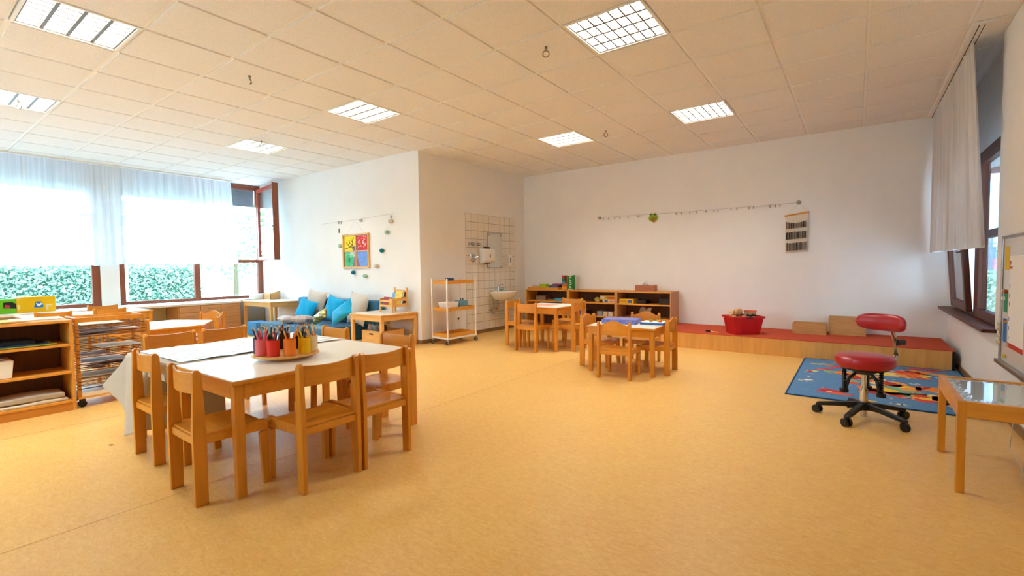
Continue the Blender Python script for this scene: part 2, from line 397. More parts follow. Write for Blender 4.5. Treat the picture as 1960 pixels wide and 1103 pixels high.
# exterior blind lowered a little
for k, (a, b_) in enumerate(((-1.5, 2.3), (2.65, 5.05))):
    t = thing('window_blind', ('grey slatted blind outside the open window beside the red casement', 'grey slatted blind outside the window above the green hedge')[1 - k], 'blind', (XW - .22, 0, 0))
    for q in range(9):
        M = Matrix.Translation((0, 0, 2.60 + q * .044)) @ Matrix.Rotation(R(72), 4, 'Y')
        B().box(-.03, a, -.002, .03, b_, .002, 0, M).obj('slat', metal_grey, t)
    bx('bottom_rail', metal_grey, -.02, a, 2.55, .02, b_, 2.575, t)
# curtain rail and sheer curtains on the left
tag(bx('curtain_rail', white_metal, XW + .10, YF + .2, HC - .03, XW + .21, 4.5, HC - .012), 'white ceiling curtain rail above the sheer curtains of the long window front', 'curtain rail')
def curtain(name, ya, yb, zb, zt, X, amp, waves, label, m, slant=0, bow=0, vx=1, out=0, n=150):
    rnd = random.Random(name + str(ya)); ph = [rnd.random() * 6 for _ in range(4)]
    def fn(u, v):
        y = ya + (yb - ya) * u + slant * (1 - v) * u
        f = math.sin(u * waves * 2 * PI + ph[0] + .6 * math.sin(u * waves * 1.7 + ph[1])) + .45 * math.sin(u * waves * 5.3 + ph[2]) + .2 * math.sin(u * waves * 9.1 + ph[3])
        a = amp * (.45 + .75 * (1 - v))
        return (X + f * a + bow * math.sin(PI * min(1, (1 - v) * 1.0)) * .5 + out * (1 - v) * (1 - u), y, zb + (zt - zb) * v + .006 * math.sin(u * waves * 6))
    b = B(); b.grid(fn, n, 10)
    o = b.obj(name, m, None, True); return tag(o, label, 'curtain', None)
curtain('sheer_curtain', -1.6, 2.46, 1.30, HC - .038, XW + .16, .022, 26, 'white sheer curtain gathered beside the white pillar, above the hedge window', sheer)
curtain('sheer_curtain', 2.47, 4.42, 1.32, HC - .038, XW + .17, .02, 15, 'white sheer curtain half drawn beside the open red casement', sheer, slant=.09)
# counter below the windows
tag(B().box(-10.4, -1.5, .555, -9.80, 4.36, .592, .004).obj('window_counter', [lam]), 'long white counter board running below the windows', 'counter')
cab = thing('drawer_cabinet', 'beech drawer cabinet with rows of small drawers under the white counter', 'cabinet', (0, 0, 0))
bx('body', drawer_m, -10.38, 3.28, .05, -9.835, 4.345, .553, cab); bx('plinth', dark, -10.3, 3.30, 0, -9.90, 4.33, .05, cab)
for c in range(3):
    for r in range(4):
        y = 3.30 + c * .347; z = .065 + r * .121
        d = bx('drawer', drawer_m, -9.834, y, z, -9.815, y + .338, z + .115, cab, .002)
        B().tube([(-9.815, y + .12, z + .06), (-9.797, y + .13, z + .055), (-9.797, y + .21, z + .055), (-9.815, y + .22, z + .06)], .004).obj('handle', steel, d)
# radiator casing behind the counter and its grey end
tag(bx('casing_panel', mat('casing', '#d8cdbb', .7, .2), -10.39, -1.5, .0, -10.36, 3.26, .553), 'plain beige casing panel under the white window counter', 'panel')
tag(bx('radiator_casing', mat('casing_grey', '#8c827b', .7, .2), -10.39, 4.37, .06, -10.34, 5.06, .57), 'grey-brown radiator casing under the window behind the desk', 'casing')
# green and yellow boards on the counter
bk = thing('green_box', 'bright green flat cardboard box with a dark red picture on the window counter', 'box', (-10.1, 0, .5925))
bx('body', col('#6fc21a'), -.03, .85, 0, .03, 1.30, .215, bk, .003)
B().prism([(1.17, .08), (1.30, .07), (1.30, .14), (1.26, .17), (1.17, .165)], 'x', .031, .032).obj('picture', dark, bk)
B().prism([(1.175, .085), (1.24, .075), (1.235, .12), (1.19, .135)], 'x', .0325, .0335).obj('picture', col('#b3303a'), bk)
bk = thing('yellow_box', 'yellow flat cardboard box with a blue bird picture on the window counter', 'box', (-10.1, 0, .5925))
bx('body', col('#f0bd08'), -.035, 1.305, 0, .035, 1.73, .235, bk, .003)
B().prism([(1.49, .07), (1.59, .07), (1.592, .10), (1.58, .12), (1.582, .15), (1.565, .16), (1.515, .16), (1.50, .15), (1.503, .12), (1.49, .10)], 'x', .036, .037).obj('picture', col('#1379c4'), bk)
B().prism([(1.512, .145), (1.52, .138), (1.535, .125), (1.55, .125), (1.565, .14), (1.575, .135), (1.57, .11), (1.55, .092), (1.54, .085), (1.525, .10), (1.515, .12)], 'x', .0375, .0385).obj('bird', paper, bk)
for a in ((1.31, .20, 1.345, .235), (1.315, .05, 1.34, .12), (1.62, .02, 1.645, .11), (1.645, .09, 1.69, .11)):
    bx('tape', col('#e8d3a0'), .0352, a[0], a[1], .0358, a[2], a[3], bk)

# ------------------------------------------------------------------ outdoors
def leaves(n, fn, size, mat_, name, parent, seed=1):
    rnd = random.Random(seed); vs, fs = [], []
    for i in range(n):
        c = Vector(fn(rnd)); a = rnd.random() * 6.28; t = rnd.uniform(-1, 1)
        d1 = Vector((math.cos(a), math.sin(a), t)).normalized(); d2 = d1.orthogonal().normalized(); d2.rotate(Matrix.Rotation(rnd.random() * 6.28, 3, d1))
        s = size * rnd.uniform(.6, 1.3); k = len(vs)
        vs += [c - d1 * s, c + d2 * s * .55, c + d1 * s, c - d2 * s * .55]; fs.append((k, k + 1, k + 2, k + 3))
    me = bpy.data.meshes.new(name); me.from_pydata([tuple(v) for v in vs], [], fs); me.materials.append(mat_)
    return link(name, me, parent)
leaf_m = mat('hedge_leaf', '#b4c6b2', .5, .3, col2='#7d9c82', scale=(9, 9, 9), detail=3)
leaf2_m = mat('tree_leaf', '#8cc07a', .5, .3, col2='#5f9d62', scale=(5, 5, 5), detail=3)
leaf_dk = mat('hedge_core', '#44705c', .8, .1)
struct(bx('ground_outside', mat('gravel', '#e4eaee', .9, .1, var=.06, scale=(20, 20, 20)), -60, -30, -.5, 40, 60, -.45))
lawn = B(); lawn.box(-24, -12, -.45, -15.2, 16, -.44);
lo = lawn.obj('lawn', mat('grass', '#93b57e', .9, .1, var=.2, scale=(25, 25, 25))); lo['kind'] = 'stuff'; tag(lo, 'pale green lawn outside the windows', 'lawn')
def hedge(loc, sx, sy, h, n, label, seed, size=.05):
    t = thing('garden_hedge', label, 'hedge', loc)
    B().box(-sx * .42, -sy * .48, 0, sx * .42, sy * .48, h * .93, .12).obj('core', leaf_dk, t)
    def fn(r):
        f = r.random()
        if f < .62: return (sx / 2 * (.86 + .22 * r.random()) * (1 if loc[0] < 0 else -1), r.uniform(-.5, .5) * sy, r.uniform(0, h))
        if f < .8: return (r.uniform(-.5, .5) * sx, -sy / 2 * (.97 + .05 * r.random()), r.uniform(0, h))
        return (r.uniform(-.5, .5) * sx, r.uniform(-.5, .5) * sy, h * (.93 + .12 * r.random()))
    leaves(n, fn, size, leaf_m, 'foliage', t, seed)['kind'] = 'stuff'
    return t
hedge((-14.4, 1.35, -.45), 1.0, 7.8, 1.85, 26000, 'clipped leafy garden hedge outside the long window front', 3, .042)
def tree(loc, h, r, n, label, seed):
    t = thing('garden_tree', label, 'tree', loc)
    B().tube([(0, 0, 0), (.05, .02, h * .4), (0, 0, h * .75)], lambda f: .12 - .07 * f, 8).obj('trunk', mat('bark', '#6b5a48', .9, .1), t)
    def fn(q):
        while 1:
            v = Vector((q.uniform(-1, 1), q.uniform(-1, 1), q.uniform(-1, 1)))
            if .25 < v.length < 1: return (v.x * r, v.y * r, h * .68 + v.z * r * 1.0)
    leaves(n, fn, .10, leaf2_m, 'foliage', t, seed)['kind'] = 'stuff'
tree((-17.5, 7.6, -.44), 4.2, 1.6, 1300, 'broad leafy tree beyond the open casement window', 4)
tree((-19.5, 4.6, -.44), 5.0, 1.8, 900, 'slender leafy tree standing behind the garden hedge', 5)
tree((-18.5, -.5, -.44), 4.6, 1.9, 900, 'rounded leafy tree behind the hedge, opposite the green box', 6)
tag(B().cyl((-13.2, 3.45, -.45), (-13.2, 3.45, 1.5), .03).obj('garden_post', whitep), 'thin white post standing in front of the garden hedge', 'post')
# outside the right window
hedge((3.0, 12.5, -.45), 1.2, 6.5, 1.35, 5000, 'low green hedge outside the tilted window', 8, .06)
bl = thing('neighbour_building', 'pale blue building with pink panels outside the tilted window', 'building', (6.2, 17, -.45))
bx('wall', mat('blue_facade', '#7f9ccf', .8, .2, var=.08, scale=(2, 2, 2)), -4.5, 0, 0, 2.5, 3, 5, bl); bx('roof', col('#5e4a44'), -4.8, -.4, 5, 2.8, 3.3, 5.3, bl)
for k in range(5):
    w_ = bx('window', col('#d9e6f2', .2), -4.2 + k * 1.3, -.03, 2.0, -3.3 + k * 1.3, .0, 4.2, bl)
    bx('panel', col('#d88a94'), -4.2 + k * 1.3, -.05, .6, -3.3 + k * 1.3, .0, 1.7, bl)
cn = thing('shading_canopy', 'added roof that shades the tilted window from outside', 'canopy', (0, 0, -.45))  # roof added to keep sky light off the tilted window
bx('roof', col('#b9a6a0'), 1.35, 2.5, 3.25, 5.6, 11.5, 3.4, cn); bx('fascia', col('#8d6a60'), 1.35, 11.5, 3.15, 5.6, 11.6, 3.45, cn)
for y in (4, 7.8, 11.3): bx('post', metal_grey, 5.45, y, 0, 5.55, y + .1, 3.25, cn)
wgn = thing('shading_wall', 'plain pink-grey wall added to shade the tilted window', 'building', (6.4, 8, -.45)); bx('wall', mat('wing', '#b8a3a4', .8, .2, var=.06), 0, -9, 0, .4, 8, 5, wgn); bx('coping', metal_grey, -.05, -9, 5, .45, 8, 5.1, wgn)  # unseen wall added to hold back daylight at the tilted window
fe = thing('garden_fence', 'blue-grey wire fence with horizontal rails behind the low hedge', 'fence', (0, 16.2, -.45))
for k in range(12): bx('rail', metal_grey, 1.2, -.01, .3 + k * .16, 7.0, .01, .325 + k * .16, fe)
for k in range(5): bx('post', metal_grey, 1.2 + k * 1.4, -.03, 0, 1.26 + k * 1.4, .03, 2.3, fe)

# ------------------------------------------------------------------ right window, sill, curtain
w3 = struct(link('window_3', None, None, (0, 0, 0)))
fx0, fx1 = XR + .04, XR + .11
for a in ((5.43, 5.47, .63, 2.24), (6.44, 6.62, .63, 2.24), (7.62, 7.72, .63, 2.24)): frame_box('jamb', darkwin, fx0, fx1, *a, w3)
for z0, z1 in ((.63, .72), (1.40, 1.47), (2.12, 2.24)): frame_box('rail', darkwin, fx0, fx1 - .01, 5.47, 6.44, z0, z1, w3)
for z0, z1 in ((.63, .67), (2.18, 2.24)): frame_box('rail', darkwin, fx0, fx1 - .01, 6.62, 7.62, z0, z1, w3)
bx('pane', glass, fx0 + .03, 5.47, .72, fx0 + .036, 6.44, 1.40, w3); bx('pane', glass, fx0 + .03, 5.47, 1.47, fx0 + .036, 6.44, 2.12, w3)
ts = link('tilted_sash', None, w3, (fx0, 0, .67), 0, (0, -R(4), 0))
for a in ((6.63, 6.72), (7.52, 7.61)): bx('stile', darkwin, -.05, a[0], 0, .0, a[1], 1.49, ts, .006)
for a in ((0, .09), (1.40, 1.49)): bx('rail', darkwin, -.05, 6.72, a[0], 0, 7.52, a[1], ts, .006)
bx('pane', glass, -.028, 6.72, .09, -.022, 7.52, 1.40, ts)
B().cyl((-.05, 6.675, .62), (-.085, 6.675, .62), .010, n=8).box(-.10, 6.668, .61, -.08, 6.682, .72, .003).obj('handle', chrome, ts)
struct(bx('trim_1', darkwin, XR - .09, 5.36, .60, XR + .05, YB - .002, .63, None, .006))
# curtain track on the ceiling, woven curtain
ct = thing('curtain_track', 'double curtain track on the ceiling above the tilted window', 'curtain rail', (0, 0, HC - .012))
bx('board', tile_c, .69, 5.05, -.018, .80, YB - .02, -.001, ct); bx('groove', dark, .722, 5.07, -.0195, .728, YB - .03, -.018, ct); bx('groove', dark, .755, 5.07, -.0195, .76, YB - .03, -.018, ct)
curtain('woven_curtain', 5.34, 7.84, 1.30, HC - .038, .735, .024, 20, 'greyish white woven curtain hanging by the tilted window', sheer_r, out=.09, bow=0)

# ------------------------------------------------------------------ whiteboard
wb = thing('whiteboard', 'white magnetic board with grey frame on the wall beside the tilted window', 'whiteboard', (XR, 0, 0))
bx('panel', mat('board_white', '#dcd8d2', .25, .5), -.012, 4.0, .43, 0, 5.15, 1.36, wb)
for a in ((5.135, .42, 5.165, 1.372), (4.0, 1.352, 5.135, 1.372)): bx('frame', steel, -.022, a[0], a[1], .0, a[2], a[3], wb, .004)
bx('tray', steel, -.045, 4.0, .40, 0, 5.165, .43, wb, .004)
def sheet(name, c, y0, y1, z0, z1, label, x=-.0135): return tag(bx(name, col(c, .7), XR + x, y0, z0, XR + x + .001, y1, z1), label, 'paper')
sheet('coloured_card', '#d8bc22', 4.965, 5.09, 1.115, 1.29, 'yellow card on the whiteboard')
sheet('coloured_card', '#1f8a63', 4.985, 5.095, .80, .97, 'green card with magnets on the whiteboard')
sheet('coloured_card', '#2a6fb8', 4.985, 5.09, .575, .75, 'blue card on the whiteboard')
ps = thing('notice_poster', 'white notice poster with red footer on the whiteboard', 'poster', (XR - .0135, 0, 0))
bx('sheet', paper, 0, 4.55, .55, .001, 4.955, 1.22, ps)
bx('footer', col('#c8321f'), -.0008, 4.55, .55, 0, 4.955, .585, ps); bx('badge', col('#e0a41c'), -.0014, 4.915, .555, -.0008, 4.945, .58, ps)
B().prism([(4.93 + .018 * math.cos(a * .6283), 1.17 + .018 * math.sin(a * .6283)) for a in range(10)], 'x', -.0008, 0).obj('dot', col('#c02a2a'), ps)
for k in range(4): bx('lettering', col('#c02a2a'), -.0008, 4.925 - k * .02 + .012, 1.125, 0, 4.925 - k * .02 + .026, 1.145, ps)
for z in (.62, .69, .76, .87, .93, 1.0):
    B().sphere((0, 4.93, z), .012, (.1, .8, 1.6), 8).obj('figure', col('#39669c' if z < .8 else '#3a3a3a'), ps)
def magnet(y, z, c, label, r=.013, group=None, off=.0137): return tag(B().cyl((0, 0, 0), (-.016, 0, 0), r, r * .9, 12).obj('magnet', col(c, .4), None, True, (XR - off, y, z)), label, 'magnet', group)
magnet(5.0, .955, '#c23a22', 'red round magnet on the green card'); magnet(5.09, .955, '#c7b98a', 'cream round magnet on the corner of the green card'); magnet(5.07, .90, '#e4e0d6', 'white round magnet in the middle of the green card', .016)
for z in (.56, .61, .66, .70): magnet(5.13 + (z * 100 % 3) * .004, z, '#d8c69a', 'cream magnet in the row on the whiteboard frame', .015, 'cream magnets on the board frame', .0225)
magnet(4.97, .735, '#d09a2a', 'small amber magnet between blue card and poster', .008); magnet(5.0, .47, '#cfae3a', 'yellow magnet near the board tray', .012)

# ------------------------------------------------------------------ chairs and tables
def arc_plate(b, hw, z0, z1, sag, t, y, topf=None, n=12):
    rows = []
    for i in range(n + 1):
        u = -1 + 2 * i / n; x = hw * u; yy = y - sag * (1 - u * u); zt = z1 + (topf(u) if topf else 0)
        rows.append([b.bm.verts.new((x, yy + t / 2, z0)), b.bm.verts.new((x, yy + t / 2, zt)), b.bm.verts.new((x, yy - t / 2, zt)), b.bm.verts.new((x, yy - t / 2, z0))])
    for a, c in zip(rows, rows[1:]):
        for k in range(4): b.bm.faces.new((a[k], a[(k + 1) % 4], c[(k + 1) % 4], c[k]))
    b.bm.faces.new(rows[0]); b.bm.faces.new(rows[-1]); return b
def make_chair(name, label, sh, bh, curvy):
    t = thing(name, label, 'chair')
    hw = .168; d = .155
    for s in (-1, 1):
        x = s * hw
        # rear post: flat plank with rounded head
        post = [(-d - .032, 0), (-d + .028, 0), (-d + .030, sh), (-d + .018, bh - .02), (-d + .004, bh - .002), (-d - .010, bh), (-d - .022, bh - .012), (-d - .032, sh + .02)]
        B().prism(post, 'x', x - .0125, x + .0125, .003).obj('rear_leg', beech, t)
        leg = [(d - .022, sh - .075), (d + .024, sh - .062), (d + .034, 0), (d - .008, 0)]
        B().prism(leg, 'x', x - .0125, x + .0125, .003).obj('front_leg', beech, t)
        rail = [(-d + .028, sh - .055), (-d + .028, sh - .004), (d + .012, sh - .004), (d + .026, sh - .016), (d + .025, sh - .066), (d - .022, sh - .062)]
        B().prism(rail, 'x', x - .0125, x + .0125, .003).obj('side_rail', beech_h, t)
    b = B()
    def seat(u, v): return ((u - .5) * 2 * (hw - .0125), -d - .01 + v * (2 * d + .028), sh - .006 - .010 * math.sin(PI * v) * (1 - (2 * u - 1) ** 2) - (.018 * max(0, v - .85) / .15 if v > .85 else 0))
    b.grid(seat, 6, 10)
    ext = bmesh.ops.extrude_face_region(b.bm, geom=b.bm.faces[:]); bmesh.ops.translate(b.bm, verts=[v for v in ext['geom'] if isinstance(v, bmesh.types.BMVert)], vec=(0, 0, -.012))
    b.obj('seat', beech_h, t, True)
    bx('rear_rail', beech_h, -hw + .0125, -d - .018, sh - .06, hw - .0125, -d + .002, sh - .02, t, .002)
    bx('front_rail', beech_h, -hw + .0125, d - .0, sh - .066, hw - .0125, d + .016, sh - .03, t, .002)
    if curvy: tf = lambda u: .032 * math.cos(u * PI / 2) ** 2 * 1.5 - .022
    else: tf = lambda u: -.010 * (1 - u * u)
    arc_plate(B(), hw - .0125, bh - (.135 if curvy else .125), bh - .012, .028, .011, -d + .004, tf).obj('backrest', beech_h, t, True)
    return t
chA = make_chair('child_chair', 'beech child chair pushed against the hanging grey tablecloth', .365, .69, False)
def face(dx, dy): return math.atan2(dy, dx) - PI / 2
chA.location = (-3.595, 1.17, 0)
CH1 = [(-2.818, 1.112, R(-1), 'beech child chair at the table end, right beside the draped grey cloth'),
       (-2.505, 1.486, PI / 2, 'beech child chair on the uncovered long side of the pencil table, next to the corner'),
       (-2.505, 1.866, PI / 2, 'beech child chair on the uncovered long table side, away from the cloth corner'),
       (-4.37, 1.45, -PI / 2, 'beech child chair on the cloth side of the pencil table, next to the paper rack'),
       (-4.37, 1.862, -PI / 2, 'beech child chair on the cloth side of the pencil table, away from the paper rack'),
       (-3.66, 2.235, PI, 'beech child chair at the far table end behind the pencil cups'),
       (-2.865, 2.245, PI, 'beech child chair at the far table end facing the toy box'),
       (-6.14, 1.55, PI / 2, 'beech child chair at the hexagonal table, half hidden by the paper rack'),
       (-8.52, 1.41, PI / 2, 'beech child chair at the window table in front of the yellow box'),
       (-8.52, 1.98, PI / 2, 'beech child chair at the window table, on the side away from the counter'),
       (-9.15, 2.12, -PI / 2, 'beech child chair between window table and white counter'),
       (-3.735, 5.585, 0, 'beech child chair with its back to the open floor at the table by the sink'),
       (-3.325, 5.93, PI / 2, 'beech child chair at the table by the sink, on the side towards the low table'),
       (-3.62, 6.42, PI, 'beech child chair between the sink table and the toy shelves'),
       (-4.115, 5.875, -PI / 2, 'beech child chair at the sink table, on the side towards the basin')]
for x, y, r, l in CH1: dup(chA, (x, y, 0), r, l)
chB = make_chair('toddler_chair', 'low beech chair with arched back, its back to the open floor at the low table', .315, .60, True)
chB.location = (-2.045, 4.73, 0)
chB.rotation_euler[2] = R(4)
hexc = Vector((-7.05, 2.15)); n1 = Vector((.5, .866)); n2 = Vector((-.5, .866))
CH2 = [(-1.795, 5.19, R(90 + 4), 'low beech chair with arched back at the low table, next to the red podium'),
       (-2.11, 5.56, R(184), 'low beech chair with arched back between low table and toy shelves'),
       (-2.48, 5.18, R(-88), 'low arched chair at the low table, on the side towards the sink table'),
       (hexc.x + n1.x * .48, hexc.y + n1.y * .48, face(-n1.x, -n1.y), 'low arched chair pushed under the hexagonal table'),
       (hexc.x + n2.x * .74, hexc.y + n2.y * .74, face(-n2.x, -n2.y), 'low arched chair pulled out from the hexagonal table towards the drawers')]
for x, y, r, l in CH2: dup(chB, (x, y, 0), r, l)
def table(name, label, x0, y0, x1, y1, h, wood=(beech, beech_h), leg=.05, ap=.075, top=lam, rz=0):
    cx, cy = (x0 + x1) / 2, (y0 + y1) / 2; w, d = (x1 - x0) / 2, (y1 - y0) / 2
    t = thing(name, label, 'table', (cx, cy, 0), rz)
    bx('tabletop', wood[1], -w, -d, h - .024, w, d, h - .002, t, .004); bx('laminate', top, -w + .006, -d + .006, h - .002, w - .006, d - .006, h, t)
    i = .012
    for sx in (-1, 1):
        for sy in (-1, 1):
            ax, ay = sx * (w - i), sy * (d - i)
            lg = B().box(min(ax, ax - sx * leg), min(ay, ay - sy * leg), 0, max(ax, ax - sx * leg), max(ay, ay - sy * leg), h - .024, .004)
            for v in lg.bm.verts:
                if v.co.z < .1: v.co.x += sx * .004 - (v.co.x - ax + sx * leg / 2) * .12; v.co.y -= (v.co.y - ay + sy * leg / 2) * .12
            lg.obj('leg', wood[0], t)
        q = leg + i
        bx('apron', wood[1], sx * (w - i - .012) - .011, -d + q, h - .024 - ap, sx * (w - i - .012) + .011, d - q, h - .024, t, .002)
        bx('apron', wood[1], -w + q, sx * (d - i - .012) - .011, h - .024 - ap, w - q, sx * (d - i - .012) + .011, h - .024, t, .002)
    return t
table('play_table', 'white-topped beech table carrying the turntable of pencil cups', -3.325, 1.075, -2.55, 2.275, .616)
table('play_table', 'beech table covered with the grey cloth and clear foil', -4.115, 1.075, -3.335, 2.275, .612)
table('play_table', 'white-topped beech table standing between sink and toy shelves', -4.03, 5.60, -3.33, 6.30, .617)
table('play_table', 'low white-topped beech table with puzzle boxes beside the red podium', -2.47, 4.79, -1.71, 5.45, .52, rz=R(4))
table('play_table', 'white-topped beech table standing by the window counter', -9.12, 1.15, -8.42, 2.5, .616)
table('side_table', 'small light wood table in the corner, carrying a book stand', -6.29, 4.36, -5.53, 5.065, .51, (birch, birch_h))
table('desk_table', 'light wood table in the window corner next to the couch', -9.83, 4.385, -8.74, 5.065, .592, (birch, birch_h))
# hexagonal table
t = thing('hexagon_table', 'hexagonal white-topped beech table in front of the drawer cabinet', 'table', (hexc.x, hexc.y, 0))
hp = lambda r: [(r * math.cos(R(30 + 60 * k)), r * math.sin(R(30 + 60 * k))) for k in range(6)]
B().prism(hp(.6), 'z', .496, .518, .003).obj('tabletop', beech_h, t); B().prism(hp(.592), 'z', .518, .52).obj('laminate', lam, t)
for k in range(6):
    M = Matrix.Rotation(R(60 * k), 4, 'Z'); B().box(.47, -.26, .42, .49, .26, .496, .002, M).obj('apron', beech_h, t)
    x, y = hp(.545)[k]; B().box(-.022, -.022, 0, .022, .022, .496, .003, Matrix.Translation((x, y, 0)) @ Matrix.Rotation(R(30 + 60 * k), 4, 'Z')).obj('leg', beech, t)

# tablecloth with hanging corner
def cloth():
    X0, X1, Y0, Y1, Z = -4.125, -3.332, 1.066, 2.285, .6145
    ax, ay0, ay1 = .235, .595, .24
    def fn(u, v):
        x = (X0 - ax) + u * (X1 - X0 + ax); y = (Y0 - ay0) + v * (Y1 - Y0 + ay0 + ay1)
        a = max(0, X0 - x); b0 = max(0, Y0 - y); b1 = max(0, y - Y1)
        b = b0 + b1; sy = -1 if b0 else 1; cy_ = Y0 if b0 else Y1
        if a == 0 and b == 0: return (x, y, Z + .0012 * math.sin(x * 23 + y * 9))
        r = math.hypot(a, b)
        if a:
            dy = (Y0 - y) if not b1 else 0; ka = a / ax
            flare = (.20 * ka * math.exp(-((b0 - .15) / .17) ** 2) if b0 else .20 * ka * math.exp(-(.15 / .17) ** 2) * math.exp(-((y - Y0) / .10) ** 2)) if not b1 else .03 * ka
            drop = (a ** 4 + b ** 4) ** .25
            return (X0 - .006 - .03 * a - flare, (cy_ + sy * (.006 + .03 * b) if b else y) - flare * .45 * (1 if not b1 else -1), Z - min(.60, drop * .985))
        if b0 and -3.85 < x < -3.395:
            kx = min(1, max(0, (x + 3.84) / .055)) * min(1, max(0, (-3.398 - x) / .014)); dr = b * (1 - .40 * (x - X0) / (X1 - X0)) * .98
            g_ = max(0, min(1, (dr - .115) / .10)) * kx
            return (x, Y0 - .004 - (.026 * b + .018 * math.sin(x * 21) * b * 2) * (1 - kx) + .325 * g_, Z - dr)
        hang = b * (1 - .40 * (x - X0) / (X1 - X0)) if b0 else b
        return (x, cy_ + sy * (.006 + .03 * b + .018 * math.sin(x * 21) * b * 2), Z - hang * .98)
    b = B(); b.grid(fn, 120, 110); o = b.obj('tablecloth', cloth_m, None, True)
    md = o.modifiers.new('thick', 'SOLIDIFY'); md.thickness = .002; md.offset = 1
    return tag(o, 'grey oilcloth hanging in folds over the table corner', 'tablecloth')
cloth()
def foil(u, v):
    x = -4.08 + u * .72; y = 1.12 + v * 1.12
    return (x, y, .6235 + .003 * math.sin(y * 33 + math.sin(x * 9) * 2) * math.sin(x * 14 + y * 3) + .002 * math.sin(x * 60 + y * 11))
tag(B().grid(foil, 50, 60).obj('clear_foil', foil_m, None, True), 'shiny crumpled clear foil spread over the grey tablecloth', 'foil')

# ------------------------------------------------------------------ pencil turntable
SX, SY, SZ = -2.975, 1.585, .617
t = thing('pencil_turntable', 'round wooden turntable carrying the coloured pencil cups', 'turntable', (SX, SY, SZ))
B().lathe([(.115, 0), (.115, .022)], 32).obj('foot', birch_h, t); B().lathe([(.195, .022), (.2, .025), (.2, .034), (.197, .037)], 40).obj('board', birch_h, t)
fwd = Vector((-.883, .47)); rgt = Vector((.47, .883))
CUPS = [(-102, '#4b3550', 'dark purple', ['#3b3050', '#2c3760', '#8a6a9a', '#6b3040']), (-62, '#e8757a', 'pink', ['#e8627a', '#d9486a', '#f08a94', '#e05a70']), (-27, '#e23325', 'red', ['#c8203a', '#dc3a35', '#2f6b50', '#4a5a9a', '#b82f3f']),
        (8, '#f58123', 'orange', ['#f58a1e', '#f26a20', '#f7a03a', '#f58a1e']), (43, '#efc006', 'yellow', ['#f2c40f', '#f0b010', '#f5d23a', '#3f4f6a']), (78, '#ead9b2', 'cream', ['#e8d2a0', '#d9874a', '#f0e3c8', '#3a4a6a', '#e2c28a']),
        (113, '#8a8378', 'grey', ['#6b6a70', '#4f5b66', '#8d8f94']), (148, '#1c1a1a', 'black', ['#1d1b1c', '#2a2a30', '#3b3238']), (-177, '#5a2f1c', 'brown', ['#5c3018', '#7a4422', '#2b2320']), (-142, '#24523a', 'dark green', ['#2a5a3c', '#1f4430', '#35503f'])]
def cup_mesh(m): return B().lathe([(.034, 0), (.0365, .001), (.037, .1), (.0345, .1), (.034, .006), (.001, .006)], 20).mesh('cup', m, True)
tipw = col('#e2bd8a')
def pencil_mesh(c):
    b = B(); b.cyl((0, 0, 0), (0, 0, .15), .0046, n=6); b.mi = 1; b.cyl((0, 0, .15), (0, 0, .168), .0046, .0015, 6); b.mi = 0; b.cyl((0, 0, .168), (0, 0, .174), .0015, .0004, 6)
    return b.mesh('pencil', [col(c, .35), tipw])
PM = {}
prnd = random.Random(11)
for ang, c, cn, cols in CUPS:
    a = R(ang); p = Vector((SX, SY)) + .155 * (math.cos(a) * -fwd + math.sin(a) * rgt)
    o = link('pencil_cup', cup_mesh(col(c, .45)), None, (p.x, p.y, SZ + .0375)); tag(o, cn + ' round cup full of pencils on the wooden turntable', 'cup')
    for k in range(8):
        pc = cols[k % len(cols)]
        if pc not in PM: PM[pc] = pencil_mesh(pc)
        q = prnd.random() * 6.28; r0 = prnd.uniform(.004, .02); r1 = prnd.uniform(.016, .029); q2 = q + prnd.uniform(-.6, .6)
        b0 = Vector((p.x - r0 * math.cos(q), p.y - r0 * math.sin(q), SZ + .0455)); b1 = Vector((p.x + r1 * math.cos(q2), p.y + r1 * math.sin(q2), SZ + .0375 + .1))
        o = link('pencil', PM[pc], None, b0); o.rotation_mode = 'QUATERNION'; o.rotation_quaternion = (b1 - b0).to_track_quat('Z', 'Y'); o.scale = (1, 1, prnd.uniform(.85, 1.06))
        h_ = [x for x in lin(pc)]; import colorsys; hh, ss, vv = colorsys.rgb_to_hsv(*[int(pc[i:i + 2], 16) / 255 for i in (1, 3, 5)])
        nm = 'black' if vv < .2 else 'dark grey' if ss < .15 and vv < .5 else 'grey' if ss < .15 and vv < .75 else 'white' if ss < .2 and vv > .85 else next(n for lim, n in ((.035, 'red'), (.075, 'brown' if vv < .6 else 'orange'), (.115, 'brown' if vv < .6 else 'amber'), (.18, 'yellow' if ss > .5 else 'cream'), (.45, 'green'), (.7, 'blue'), (.86, 'purple'), (.97, 'pink' if vv > .6 else 'wine red'), (1.1, 'red')) if hh <= lim)
        tag(o, nm + ' pencil standing in the ' + cn + ' cup', 'pencil', 'pencils in the ' + cn + ' cup')

